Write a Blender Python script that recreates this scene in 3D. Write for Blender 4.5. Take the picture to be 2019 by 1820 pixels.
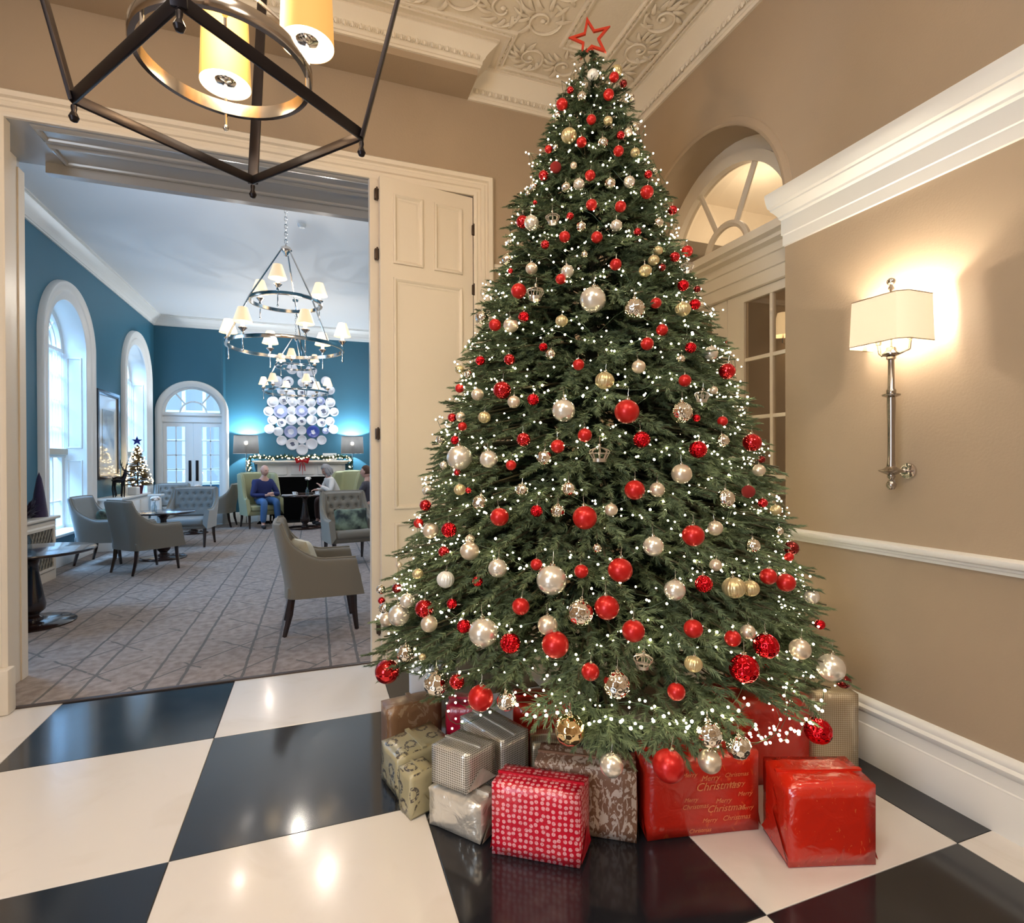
import bpy, bmesh, math, random
import numpy as np
from mathutils import Vector, Matrix, Euler

random.seed(7)
RNG = np.random.default_rng(7)
PI = math.pi
for o in list(bpy.data.objects):
    bpy.data.objects.remove(o)
SC = bpy.context.scene
COL = SC.collection

# ------------------------------------------------------------------ camera
cam_data = bpy.data.cameras.new('camera')
cam = bpy.data.objects.new('camera', cam_data)
COL.objects.link(cam)
SC.camera = cam
F_PX, YAW, PITCH, ROLL = 1063.95, 0.348768, -0.004417, -0.0039345
cam_data.sensor_fit = 'HORIZONTAL'
cam_data.sensor_width = 36.0
cam_data.lens = F_PX / 2019 * 36.0
cam_data.clip_start = 0.05
cam_data.clip_end = 200
_f = Vector((math.sin(YAW) * math.cos(PITCH), math.cos(YAW) * math.cos(PITCH), math.sin(PITCH)))
_r = Vector((math.cos(YAW), -math.sin(YAW), 0))
_u = _r.cross(_f)
_r2 = _r * math.cos(ROLL) + _u * math.sin(ROLL)
_u2 = -_r * math.sin(ROLL) + _u * math.cos(ROLL)
cam.matrix_world = Matrix(((_r2.x, _u2.x, -_f.x, 0), (_r2.y, _u2.y, -_f.y, 0), (_r2.z, _u2.z, -_f.z, 1.45), (0, 0, 0, 1)))

# ------------------------------------------------------------------ view, world, large lights
SC.view_settings.view_transform = 'Standard'
SC.view_settings.look = 'None'
SC.view_settings.gamma = 1
SC.view_settings.use_curve_mapping = False
SC.view_settings.exposure = 0.0
SC.cycles.max_bounces = 6
SC.cycles.use_adaptive_sampling = True
SC.cycles.adaptive_threshold = 0.02
SC.cycles.diffuse_bounces = 4
SC.cycles.glossy_bounces = 4
SC.cycles.transparent_max_bounces = 8
SC.cycles.caustics_reflective = False
SC.cycles.caustics_refractive = False
SC.cycles.sample_clamp_indirect = 3.0
SC.cycles.sample_clamp_direct = 0
SC.cycles.use_denoising = True

world = bpy.data.worlds.new('overcast_sky')
SC.world = world
world.use_nodes = True
bg = world.node_tree.nodes['Background']
bg.inputs[0].default_value = (0.40, 0.68, 1.0, 1)
bg.inputs[1].default_value = 1.12


def area_light(name, loc, direction, sx, sy, power, color):
    d = bpy.data.lights.new(name, 'AREA')
    d.shape = 'RECTANGLE'
    d.size, d.size_y = sx, sy
    d.energy = power
    d.color = color
    o = bpy.data.objects.new(name, d)
    COL.objects.link(o)
    o.location = loc
    o.rotation_euler = Vector(direction).to_track_quat('-Z', 'Y').to_euler()
    return o


def point_light(name, loc, power, color, radius=0.03):
    d = bpy.data.lights.new(name, 'POINT')
    d.energy = power
    d.color = color
    d.shadow_soft_size = radius
    o = bpy.data.objects.new(name, d)
    COL.objects.link(o)
    o.location = loc
    return o


WARM = (1.0, 0.84, 0.66)
COOL = (0.30, 0.60, 1.0)
# daylight arriving through the salon windows
for yc, pw in ((6.2, 1200), (9.33, 2400), (12.4, 1700)):
    area_light('daylight_sky', (-6.0, yc, 6.3), (-3.3 + 6.0 + 0.9, 0, 0.6 - 6.3), 2.6, 2.6, pw, COOL)
area_light('daylight_window', (-4.3, 6.2, 2.4), (1, 0.1, -0.05), 1.6, 3.0, 210, COOL)
area_light('daylight_conservatory', (-2.6, 17.6, 2.3), (0, -1, 0), 3.6, 3.0, 150, COOL)
# entrance daylight, and unseen area lights added to warm the hall
area_light('hall_fill_light', (-0.3, 0.3, 4.22), (0.0, 0.1, -1), 1.0, 1.0, 40, WARM)
area_light('hall_fill_light', (1.2, -1.6, 4.22), (0.05, 0.35, -1), 1.0, 1.0, 62, WARM)
area_light('hall_fill_light', (-2.0, -1.4, 4.22), (0.2, 0.4, -1), 1.0, 1.0, 50, WARM)
area_light('entrance_daylight', (-3.1, -0.9, 1.9), (1, 0.45, -0.1), 1.3, 2.2, 95, (0.74, 0.86, 1.0))
# fill lights added to brighten the salon, beyond the part in view
area_light('salon_fill_light', (2.1, 7.0, 4.4), (-0.2, 0, -1), 1.0, 1.0, 60, (0.95, 0.93, 0.95))
area_light('salon_fill_light', (2.1, 11.0, 4.4), (-0.2, 0, -1), 1.0, 1.0, 60, (0.9, 0.93, 1.0))


# ------------------------------------------------------------------ mesh helpers
class MB:
    def __init__(self):
        self.v = []
        self.f = []
        self.m = []
        self.s = []
        self.uv = {}

    def add(self, verts, faces, mi=0, smooth=True):
        b = len(self.v)
        self.v.extend([tuple(x) for x in verts])
        for f in faces:
            self.f.append(tuple(i + b for i in f))
            self.m.append(mi)
            self.s.append(smooth)
        return b

    def box(self, lo, hi, mi=0, mat=None):
        x0, y0, z0 = lo
        x1, y1, z1 = hi
        vs = [(x0, y0, z0), (x1, y0, z0), (x1, y1, z0), (x0, y1, z0), (x0, y0, z1), (x1, y0, z1), (x1, y1, z1), (x0, y1, z1)]
        if mat is not None:
            vs = [mat @ Vector(v) for v in vs]
        self.add(vs, [(0, 3, 2, 1), (4, 5, 6, 7), (0, 1, 5, 4), (1, 2, 6, 5), (2, 3, 7, 6), (3, 0, 4, 7)], mi, False)
        return self

    def rbox(self, c, size, r=0.01, seg=2, mat=None, mi=0):
        bm = bmesh.new()
        bmesh.ops.create_cube(bm, size=1)
        for v in bm.verts:
            v.co = Vector((v.co.x * size[0], v.co.y * size[1], v.co.z * size[2]))
        bmesh.ops.bevel(bm, geom=bm.edges[:] + bm.verts[:], offset=min(r, min(size) * 0.49), segments=seg, affect='EDGES', profile=0.5)
        M = Matrix.Translation(Vector(c)) if mat is None else mat @ Matrix.Translation(Vector(c))
        bm.verts.index_update()
        vs = [M @ v.co for v in bm.verts]
        self.add(vs, [tuple(v.index for v in f.verts) for f in bm.faces], mi, True)
        bm.free()
        return self

    def tube(self, pts, r, n=8, caps=True, mi=0, closed=False, flat=1.0, up=None):
        pts = [Vector(p) for p in pts]
        k = len(pts)
        rs = r if hasattr(r, '__len__') else [r] * k
        vs = []
        prev = None
        for i, p in enumerate(pts):
            if closed:
                t = pts[(i + 1) % k] - pts[i - 1]
            else:
                t = pts[min(i + 1, k - 1)] - pts[max(i - 1, 0)]
            if t.length < 1e-9:
                t = Vector((0, 0, 1))
            t.normalize()
            if up is not None:
                a = Vector(up)
            elif prev is not None:
                a = prev
            else:
                a = Vector((0, 0, 1)) if abs(t.z) < 0.9 else Vector((1, 0, 0))
            a = a - t * a.dot(t)
            if a.length < 1e-6:
                a = Vector((1, 0, 0)) - t * t.x
            a.normalize()
            prev = a
            b = t.cross(a)
            for j in range(n):
                w = 2 * PI * j / n
                vs.append(p + (a * math.cos(w) * flat + b * math.sin(w)) * rs[i])
        fs = []
        kk = k if closed else k - 1
        for i in range(kk):
            for j in range(n):
                i2 = (i + 1) % k
                fs.append((i * n + j, i * n + (j + 1) % n, i2 * n + (j + 1) % n, i2 * n + j))
        if caps and not closed:
            fs.append(tuple(range(n))[::-1])
            fs.append(tuple(range((k - 1) * n, k * n)))
        self.add(vs, fs, mi, True)
        return self

    def lathe(self, prof, c=(0, 0, 0), n=24, mat=None, mi=0, caps=True, a0=0, a1=2 * PI):
        full = abs(a1 - a0 - 2 * PI) < 1e-6
        m = n if full else n + 1
        vs = []
        for (r, z) in prof:
            for j in range(m):
                w = a0 + (a1 - a0) * j / n
                vs.append(Vector((c[0] + r * math.cos(w), c[1] + r * math.sin(w), c[2] + z)))
        if mat is not None:
            vs = [mat @ v for v in vs]
        fs = []
        for i in range(len(prof) - 1):
            for j in range(n):
                j2 = (j + 1) % m
                fs.append((i * m + j, i * m + j2, (i + 1) * m + j2, (i + 1) * m + j))
        if caps and full:
            if prof[0][0] > 1e-5:
                fs.append(tuple(range(m))[::-1])
            if prof[-1][0] > 1e-5:
                fs.append(tuple(range((len(prof) - 1) * m, len(prof) * m)))
        self.add(vs, fs, mi, True)
        return self

    def sphere(self, c, r, n=16, m=10, scale=(1, 1, 1), mi=0, mat=None):
        prof = [(math.sin(PI * i / m), -math.cos(PI * i / m)) for i in range(m + 1)]
        vs = []
        for (a, z) in prof:
            for j in range(n):
                w = 2 * PI * j / n
                vs.append(Vector((a * math.cos(w) * r * scale[0], a * math.sin(w) * r * scale[1], z * r * scale[2])))
        if mat is not None:
            vs = [mat @ v for v in vs]
        vs = [v + Vector(c) for v in vs]
        fs = [(i * n + j, i * n + (j + 1) % n, (i + 1) * n + (j + 1) % n, (i + 1) * n + j) for i in range(m) for j in range(n)]
        self.add(vs, fs, mi, True)
        return self

    def prism(self, poly, h, M, mi=0):
        """polygon in the local xy plane, extruded h along local z, placed by matrix M"""
        n = len(poly)
        vs = [M @ Vector((x, y, 0)) for x, y in poly] + [M @ Vector((x, y, h)) for x, y in poly]
        fs = [tuple(range(n))[::-1], tuple(range(n, 2 * n))] + [(i, (i + 1) % n, n + (i + 1) % n, n + i) for i in range(n)]
        self.add(vs, fs, mi, False)
        return self

    def quad(self, a, b, c, d, mi=0):
        self.add([a, b, c, d], [(0, 1, 2, 3)], mi, False)
        return self

    def molding(self, path, nrm, prof, closed=False, mi=0):
        """sweep prof [(a, b)] (a: outward in the path's plane, b: along nrm) with mitred corners"""
        path = [Vector(p) for p in path]
        nrm = Vector(nrm).normalized()
        k = len(path)
        vs = []
        for i, p in enumerate(path):
            def dirn(a, b):
                d = path[b % k] - path[a % k]
                return d.normalized()
            if closed:
                d0, d1 = dirn(i - 1, i), dirn(i, i + 1)
            else:
                d1 = dirn(i, i + 1) if i < k - 1 else None
                d0 = dirn(i - 1, i) if i > 0 else d1
                d1 = d1 or d0
            o0, o1 = d0.cross(nrm), d1.cross(nrm)
            o = (o0 + o1)
            o.normalize()
            sc = 1.0 / max(0.3, o.dot(o1))
            for (a, b) in prof:
                vs.append(p + o * a * sc + nrm * b)
        n = len(prof)
        fs = []
        kk = k if closed else k - 1
        for i in range(kk):
            i2 = (i + 1) % k
            for j in range(n - 1):
                fs.append((i * n + j, i2 * n + j, i2 * n + j + 1, i * n + j + 1))
        if not closed:
            fs.append(tuple(range(n)))
            fs.append(tuple(range((k - 1) * n, k * n))[::-1])
        self.add(vs, fs, mi, False)
        return self

    def mesh(self, name, mats, sharp=40, fix=True):
        me = bpy.data.meshes.new(name)
        me.from_pydata([tuple(v) for v in self.v], [], self.f)
        if not isinstance(mats, (list, tuple)):
            mats = [mats]
        for m in mats:
            me.materials.append(m)
        me.polygons.foreach_set('material_index', self.m)
        me.polygons.foreach_set('use_smooth', self.s)
        me.update()
        if fix:
            bm = bmesh.new()
            bm.from_mesh(me)
            bmesh.ops.recalc_face_normals(bm, faces=bm.faces)
            bm.to_mesh(me)
            bm.free()
        try:
            me.set_sharp_from_angle(angle=math.radians(sharp))
        except Exception:
            pass
        return me

    def build(self, name, mats, parent=None, sharp=40, loc=None, rot=None, fix=True):
        o = bpy.data.objects.new(name, self.mesh(name, mats, sharp, fix))
        COL.objects.link(o)
        if parent is not None:
            o.parent = parent
        if loc is not None:
            o.location = loc
        if rot is not None:
            o.rotation_euler = rot
        return o


def tag(o, label=None, cat=None, group=None, kind=None):
    if label:
        o['label'] = label
    if cat:
        o['category'] = cat
    if group:
        o['group'] = group
    if kind:
        o['kind'] = kind
    return o


def thing(name, label, cat, loc=(0, 0, 0), rz=0.0, group=None):
    o = bpy.data.objects.new(name, None)
    o.empty_display_size = 0.1
    COL.objects.link(o)
    o.location = loc
    o.rotation_euler = (0, 0, rz)
    return tag(o, label, cat, group)


def kids(o):
    return [c for c in COL.objects if c.parent == o]


def dup(root, loc, rz, label=None, group=None, scale=None):
    def cp(o, parent):
        c = o.copy()
        COL.objects.link(c)
        if parent is not None:
            c.parent = parent
        for ch in CH.get(o.name, []):
            cp(ch, c)
        return c
    CH = {}
    for x in COL.objects:
        if x.parent is not None:
            CH.setdefault(x.parent.name, []).append(x)
    r = cp(root, None)
    r.location = loc
    r.rotation_euler = (0, 0, rz)
    if scale:
        r.scale = scale
    if label:
        r['label'] = label
    if group:
        r['group'] = group
    return r


def RZ(a, c=(0, 0, 0)):
    return Matrix.Translation(Vector(c)) @ Matrix.Rotation(a, 4, 'Z')


# ------------------------------------------------------------------ materials
MATS = {}


def nt(m):
    return m.node_tree.nodes, m.node_tree.links


def mat(name, col, rough=0.5, metal=0.0, bump=0.0, bscale=60.0, vary=0.0, vscale=4.0, emit=None, estr=0.0, coat=0.0, trans=0.0, sheen=0.0, spec=0.5, col2=None):
    m = bpy.data.materials.new(name)
    MATS[name] = m
    m.use_nodes = True
    N, L = nt(m)
    P = N['Principled BSDF']
    P.inputs['Base Color'].default_value = (*col, 1)
    P.inputs['Roughness'].default_value = rough
    P.inputs['Metallic'].default_value = metal
    P.inputs['Coat Weight'].default_value = coat
    P.inputs['Coat Roughness'].default_value = 0.08
    P.inputs['Transmission Weight'].default_value = trans
    P.inputs['Sheen Weight'].default_value = sheen
    P.inputs['Specular IOR Level'].default_value = spec
    if emit:
        P.inputs['Emission Color'].default_value = (*emit, 1)
        P.inputs['Emission Strength'].default_value = estr
    tc = N.new('ShaderNodeTexCoord')
    if vary > 0 or col2:
        nz = N.new('ShaderNodeTexNoise')
        nz.inputs['Scale'].default_value = vscale
        nz.inputs['Detail'].default_value = 4
        L.new(tc.outputs['Object'], nz.inputs['Vector'])
        mx = N.new('ShaderNodeMix')
        mx.data_type = 'RGBA'
        c2 = col2 if col2 else tuple(c * (1 - vary) for c in col)
        mx.inputs[6].default_value = (*col, 1)
        mx.inputs[7].default_value = (*c2, 1)
        rp = N.new('ShaderNodeMapRange')
        rp.inputs[1].default_value = 0.38
        rp.inputs[2].default_value = 0.62
        L.new(nz.outputs['Fac'], rp.inputs[0])
        L.new(rp.outputs[0], mx.inputs[0])
        L.new(mx.outputs[2], P.inputs['Base Color'])
    if bump > 0:
        nb = N.new('ShaderNodeTexNoise')
        nb.inputs['Scale'].default_value = bscale
        nb.inputs['Detail'].default_value = 3
        L.new(tc.outputs['Object'], nb.inputs['Vector'])
        bp = N.new('ShaderNodeBump')
        bp.inputs['Strength'].default_value = bump
        bp.inputs['Distance'].default_value = 0.01
        L.new(nb.outputs['Fac'], bp.inputs['Height'])
        L.new(bp.outputs['Normal'], P.inputs['Normal'])
    return m


def glass_mat(name, tint=(1, 1, 1), gloss=0.06, rough=0.02):
    m = bpy.data.materials.new(name)
    m.use_nodes = True
    N, L = nt(m)
    N.remove(N['Principled BSDF'])
    out = N['Material Output']
    tr = N.new('ShaderNodeBsdfTransparent')
    tr.inputs[0].default_value = (*tint, 1)
    gl = N.new('ShaderNodeBsdfGlossy')
    gl.inputs['Roughness'].default_value = rough
    mx = N.new('ShaderNodeMixShader')
    mx.inputs[0].default_value = gloss
    L.new(tr.outputs[0], mx.inputs[1])
    L.new(gl.outputs[0], mx.inputs[2])
    L.new(mx.outputs[0], out.inputs[0])
    return m


def pattern_mat(name, base, fg, kind, scale=30, rough=0.35, metal=0.0, thr=0.3, coat=0.3, fg_metal=None, crumple=0.25):
    """wrapping paper printed with a pattern, on the face UVs (metres)"""
    m = bpy.data.materials.new(name)
    m.use_nodes = True
    N, L = nt(m)
    P = N['Principled BSDF']
    P.inputs['Roughness'].default_value = rough
    P.inputs['Metallic'].default_value = metal
    P.inputs['Coat Weight'].default_value = coat
    P.inputs['Coat Roughness'].default_value = 0.15
    uv = N.new('ShaderNodeUVMap')
    mx = N.new('ShaderNodeMix')
    mx.data_type = 'RGBA'
    mx.inputs[6].default_value = (*base, 1)
    mx.inputs[7].default_value = (*fg, 1)

    def math_(op, a=None, b=None, va=None, vb=None):
        n = N.new('ShaderNodeMath')
        n.operation = op
        if a is not None:
            L.new(a, n.inputs[0])
        elif va is not None:
            n.inputs[0].default_value = va
        if b is not None:
            L.new(b, n.inputs[1])
        elif vb is not None:
            n.inputs[1].default_value = vb
        return n.outputs[0]

    if kind == 'flakes':
        v = N.new('ShaderNodeTexVoronoi')
        v.inputs['Scale'].default_value = scale
        v.voronoi_dimensions = '2D'
        v.inputs['Randomness'].default_value = 0.35
        L.new(uv.outputs[0], v.inputs['Vector'])
        v2 = N.new('ShaderNodeTexVoronoi')
        v2.inputs['Scale'].default_value = scale * 6
        L.new(uv.outputs[0], v2.inputs['Vector'])
        a = math_('LESS_THAN', v.outputs['Distance'], vb=thr)
        v2.voronoi_dimensions = '2D'
        b = math_('LESS_THAN', v2.outputs['Distance'], vb=0.70)
        f = math_('MULTIPLY', a, b)
    elif kind == 'weave':
        sep = N.new('ShaderNodeSeparateXYZ')
        L.new(uv.outputs[0], sep.inputs[0])
        x = math_('ADD', sep.outputs[0], sep.outputs[1])
        y = math_('SUBTRACT', sep.outputs[0], sep.outputs[1])
        sx = math_('SINE', math_('MULTIPLY', x, vb=scale * 6.28))
        sy = math_('SINE', math_('MULTIPLY', y, vb=scale * 6.28))
        f = math_('GREATER_THAN', math_('MULTIPLY', sx, sy), vb=thr)
    elif kind == 'leafy':
        nz = N.new('ShaderNodeTexNoise')
        nz.inputs['Scale'].default_value = scale
        nz.inputs['Detail'].default_value = 2
        nz.inputs['Distortion'].default_value = 1.4
        mp = N.new('ShaderNodeMapping')
        mp.inputs['Scale'].default_value = (1.6, 0.8, 1)
        L.new(uv.outputs[0], mp.inputs[0])
        L.new(mp.outputs[0], nz.inputs['Vector'])
        f = math_('GREATER_THAN', nz.outputs['Fac'], vb=thr)
    elif kind == 'wreath':
        v = N.new('ShaderNodeTexVoronoi')
        v.inputs['Scale'].default_value = scale
        v.voronoi_dimensions = '2D'
        v.inputs['Randomness'].default_value = 0.6
        L.new(uv.outputs[0], v.inputs['Vector'])
        a = math_('ABSOLUTE', math_('SUBTRACT', v.outputs['Distance'], vb=0.26))
        r1 = math_('LESS_THAN', a, vb=0.075)
        nz = N.new('ShaderNodeTexNoise')
        nz.inputs['Scale'].default_value = scale * 9
        L.new(uv.outputs[0], nz.inputs['Vector'])
        r2 = math_('GREATER_THAN', nz.outputs['Fac'], vb=0.45)
        f = math_('MULTIPLY', r1, r2)
    else:
        f = None
    if f is not None:
        L.new(f, mx.inputs[0])
    else:
        mx.inputs[0].default_value = 0
    L.new(mx.outputs[2], P.inputs['Base Color'])
    if fg_metal is not None and f is not None:
        mm = N.new('ShaderNodeMapRange')
        mm.inputs[3].default_value = metal
        mm.inputs[4].default_value = fg_metal
        L.new(f, mm.inputs[0])
        L.new(mm.outputs[0], P.inputs['Metallic'])
    tc = N.new('ShaderNodeTexCoord')
    nb = N.new('ShaderNodeTexNoise')
    nb.inputs['Scale'].default_value = 14
    nb.inputs['Detail'].default_value = 3
    nb.inputs['Distortion'].default_value = 0.6
    L.new(tc.outputs['Object'], nb.inputs['Vector'])
    bp = N.new('ShaderNodeBump')
    bp.inputs['Strength'].default_value = crumple
    bp.inputs['Distance'].default_value = 0.02
    L.new(nb.outputs['Fac'], bp.inputs['Height'])
    L.new(bp.outputs['Normal'], P.inputs['Normal'])
    L.new(bp.outputs['Normal'], P.inputs['Coat Normal'])
    return m


WALL = mat('beige_wall_paint', (0.40, 0.305, 0.212), 0.62, bump=0.12, bscale=90, vary=0.06, vscale=1.2)
CREAM = mat('cream_gloss_paint', (0.76, 0.67, 0.55), 0.38, bump=0.05, bscale=40)
PLASTER = mat('cream_plaster', (0.78, 0.70, 0.58), 0.6, bump=0.1, bscale=60)
WHITE = mat('white_gloss_paint', (0.80, 0.79, 0.76), 0.35)
GREYPAINT = mat('grey_gloss_paint', (0.42, 0.41, 0.40), 0.22, coat=0.3)
TEAL = mat('teal_blue_wall_paint', (0.030, 0.135, 0.205), 0.5, bump=0.06, bscale=80, vary=0.05, vscale=1)
CEILW = mat('white_ceiling_paint', (0.80, 0.80, 0.80), 0.55)
BLACKIRON = mat('dark_bronze_iron', (0.018, 0.014, 0.016), 0.38, metal=0.7)
CHROME = mat('polished_nickel', (0.72, 0.68, 0.64), 0.14, metal=1.0)
HINGE = mat('bronze_hinge_metal', (0.06, 0.04, 0.03), 0.4, metal=0.8)
DARKWOOD = mat('dark_polished_wood', (0.028, 0.012, 0.009), 0.2, coat=0.5, vary=0.4, vscale=9)
WINDOWGLASS = glass_mat('window_glass', (0.96, 0.98, 1.0), 0.06)
INNERGLASS = glass_mat('interior_door_glass', (0.86, 0.82, 0.76), 0.10)
# ------------------------------------------------------------------ hall: floor tiles
def struct(o):
    o['kind'] = 'structure'
    return o


XW, YW, ZC = 2.50, 3.95, 4.36       # right wall, back wall, hall ceiling
XL, YB = -3.4, -3.2                 # hall walls outside the frame


def tile_mat(name, col, vein, rough):
    m = mat(name, col, rough, coat=0.25, spec=0.6)
    N, L = nt(m)
    P = N['Principled BSDF']
    tc = N.new('ShaderNodeTexCoord')
    n1 = N.new('ShaderNodeTexNoise')
    n1.inputs['Scale'].default_value = 2.2
    n1.inputs['Detail'].default_value = 8
    n1.inputs['Distortion'].default_value = 1.2
    L.new(tc.outputs['Generated'], n1.inputs['Vector'])
    mx = N.new('ShaderNodeMix')
    mx.data_type = 'RGBA'
    mx.inputs[6].default_value = (*col, 1)
    mx.inputs[7].default_value = (*vein, 1)
    mr = N.new('ShaderNodeMapRange')
    mr.inputs[1].default_value = 0.5
    mr.inputs[2].default_value = 0.75
    L.new(n1.outputs['Fac'], mr.inputs[0])
    L.new(mr.outputs[0], mx.inputs[0])
    L.new(mx.outputs[2], P.inputs['Base Color'])
    n2 = N.new('ShaderNodeTexNoise')
    n2.inputs['Scale'].default_value = 5
    L.new(tc.outputs['Object'], n2.inputs['Vector'])
    mr2 = N.new('ShaderNodeMapRange')
    mr2.inputs[3].default_value = rough * 0.75
    mr2.inputs[4].default_value = rough * 1.3
    L.new(n2.outputs['Fac'], mr2.inputs[0])
    L.new(mr2.outputs[0], P.inputs['Roughness'])
    return m


TILEW = tile_mat('white_marble_tile', (0.74, 0.70, 0.66), (0.66, 0.61, 0.55), 0.16)
TILEB = tile_mat('black_marble_tile', (0.012, 0.013, 0.017), (0.03, 0.032, 0.036), 0.13)
GROUT = mat('dark_grout', (0.10, 0.09, 0.08), 0.7)
b = MB().box((XL, YB, -0.12), (XW + 0.02, YW, -0.006))
floor = struct(b.build('floor', GROUT))
TX, TY, TS = -0.507, 3.176, 0.9227
for i in range(-4, 4):
    for j in range(-1, 8):
        x0, x1 = TX + i * TS, TX + (i + 1) * TS
        y1, y0 = TY - (j - 0) * TS, TY - (j + 1) * TS
        x0, x1 = max(x0, XL), min(x1, XW)
        y0, y1 = max(y0, YB), min(y1, YW)
        if x1 - x0 < 0.02 or y1 - y0 < 0.02:
            continue
        g = 0.0012
        dark = (i + j) % 2 == 0
        t = MB()
        cx, cy = (x0 + x1) / 2, (y0 + y1) / 2
        hx, hy = (x1 - x0) / 2 - g, (y1 - y0) / 2 - g
        e = 0.0015
        t.add([(-hx, -hy, -0.0015), (hx, -hy, -0.0015), (hx, hy, -0.0015), (-hx, hy, -0.0015),
               (-hx + e, -hy + e, 0), (hx - e, -hy + e, 0), (hx - e, hy - e, 0), (-hx + e, hy - e, 0),
               (-hx, -hy, -0.006), (hx, -hy, -0.006), (hx, hy, -0.006), (-hx, hy, -0.006)],
              [(4, 5, 6, 7), (0, 1, 5, 4), (1, 2, 6, 5), (2, 3, 7, 6), (3, 0, 4, 7), (8, 9, 1, 0), (9, 10, 2, 1), (10, 11, 3, 2), (11, 8, 0, 3), (8, 11, 10, 9)], 0, False)
        t.build('tile', TILEB if dark else TILEW, floor, loc=(cx, cy, 0))


# ------------------------------------------------------------------ generic wall with openings
def arc_pts(uc, zc, r, n=24, a0=PI, a1=0.0):
    return [(uc + r * math.cos(a0 + (a1 - a0) * k / n), zc + r * math.sin(a0 + (a1 - a0) * k / n)) for k in range(n + 1)]


def wall(name, o, u, nrm, u0, u1, z0, z1, depth, openings, mats, parent=None):
    """o origin, u horizontal direction, nrm points into the wall (away from the viewer).
    openings: (uc, half, zbottom, zspring, arched). Material 0 front, 1 reveals, 2 back"""
    o, u, nrm = Vector(o), Vector(u), Vector(nrm)
    b = MB()

    def P(a, z, d=0.0):
        return o + u * a + Vector((0, 0, z)) + nrm * d
    ops = sorted(openings)
    for d, mi in ((0.0, 0), (depth, 2)):
        cur = u0
        for (uc, h, zb, zs, arched) in ops:
            if uc - h > cur:
                b.quad(P(cur, z0, d), P(uc - h, z0, d), P(uc - h, z1, d), P(cur, z1, d), mi)
            if zb > z0:
                b.quad(P(uc - h, z0, d), P(uc + h, z0, d), P(uc + h, zb, d), P(uc - h, zb, d), mi)
            if arched:
                pts = arc_pts(uc, zs, h)
                for k in range(len(pts) - 1):
                    (a, za), (c, zc_) = pts[k], pts[k + 1]
                    b.quad(P(a, za, d), P(c, zc_, d), P(c, z1, d), P(a, z1, d), mi)
            else:
                b.quad(P(uc - h, zs, d), P(uc + h, zs, d), P(uc + h, z1, d), P(uc - h, z1, d), mi)
            cur = uc + h
        b.quad(P(cur, z0, d), P(u1, z0, d), P(u1, z1, d), P(cur, z1, d), mi)
    for (uc, h, zb, zs, arched) in ops:
        path = [(uc - h, zb)]
        path += arc_pts(uc, zs, h) if arched else [(uc - h, zs), (uc + h, zs)]
        path += [(uc + h, zb)]
        if zb > z0:
            path += [(uc - h, zb)]
        vs = []
        for (a, z) in path:
            vs += [P(a, z, 0), P(a, z, depth)]
        b.add(vs, [(2 * k, 2 * k + 2, 2 * k + 3, 2 * k + 1) for k in range(len(path) - 1)], 1, arched)
    b.quad(P(u0, z1), P(u1, z1), P(u1, z1, depth), P(u0, z1, depth), 2)
    b.quad(P(u0, z0), P(u0, z1), P(u0, z1, depth), P(u0, z0, depth), 2)
    b.quad(P(u1, z0), P(u1, z1), P(u1, z1, depth), P(u1, z0, depth), 2)
    return struct(b.build(name, mats, parent, fix=False))


# back wall (towards the salon)
OPX0, OPX1, OPZ = -1.68, 1.13, 3.44
OPXJ = -1.845    # the jamb stands back behind the casing
wall_back = wall('wall_back', (0, YW, 0), (1, 0, 0), (0, 1, 0), XL, XW + 0.4, 0, ZC + 0.3, 0.55,
                 [((OPXJ + OPX1) / 2, (OPX1 - OPXJ) / 2, 0, OPZ, False)], [WALL, GREYPAINT, TEAL])
# right wall with the arched recess
ARC_Y, ARC_Z, ARC_R = 3.085, 2.90, 0.742
wall_right = wall('wall_right', (XW, 0, 0), (0, 1, 0), (1, 0, 0), YB, YW, 0, ZC + 0.3, 0.34,
                  [(ARC_Y, ARC_R, 0, ARC_Z, True)], [WALL, WALL, WALL])
struct(MB().box((XL - 0.2, YB, 0), (XL, YW, ZC + 0.2)).build('wall_left', WALL))
struct(MB().box((XL - 0.2, YB - 0.2, 0), (XW + 0.3, YB, ZC + 0.2)).build('wall_front', WALL))
ceiling = struct(MB().box((XL, YB, ZC), (XW, YW, ZC + 0.15)).build('ceiling', PLASTER))

# dropped beam over the salon opening
b = MB()
BX1, BY0, BZ0 = 1.09, 3.68, 4.165
b.box((XL, BY0, BZ0), (BX1, YW, ZC))
struct(b.build('wall_back_beam', WALL))

# crown mouldings
CROWN = [(0.0, 0.0), (0.018, 0.0), (0.022, 0.018), (0.030, 0.022), (0.034, 0.055), (0.050, 0.075), (0.055, 0.09), (0.075, 0.115), (0.11, 0.15), (0.125, 0.165), (0.125, 0.178), (0.14, 0.182), (0.14, 0.20), (0.0, 0.20)]


def crown_prof(sx, sz):
    return [(a * sx, z * sz) for a, z in CROWN]


tr = MB()
zb = ZC - 0.20
# beam front, beam end, back wall, right wall (offset outward = into the room)
tr.molding([(XW, YB, zb - 0.0), (XW, YW, zb), (BX1, YW, zb)], (0, 0, 1), [(-a, z) for a, z in crown_prof(1.0, 1.0)])
ctrim = tag(tr.build('trim_1', PLASTER), kind='structure')
tr = MB()
tr.molding([(BX1, YW, ZC - 0.15), (BX1, BY0, ZC - 0.15), (XL, BY0, ZC - 0.15)], (0, 0, 1), [(-a, z) for a, z in crown_prof(0.9, 0.75)])
beam_crown = tag(tr.build('trim_2', PLASTER), kind='structure')
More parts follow.
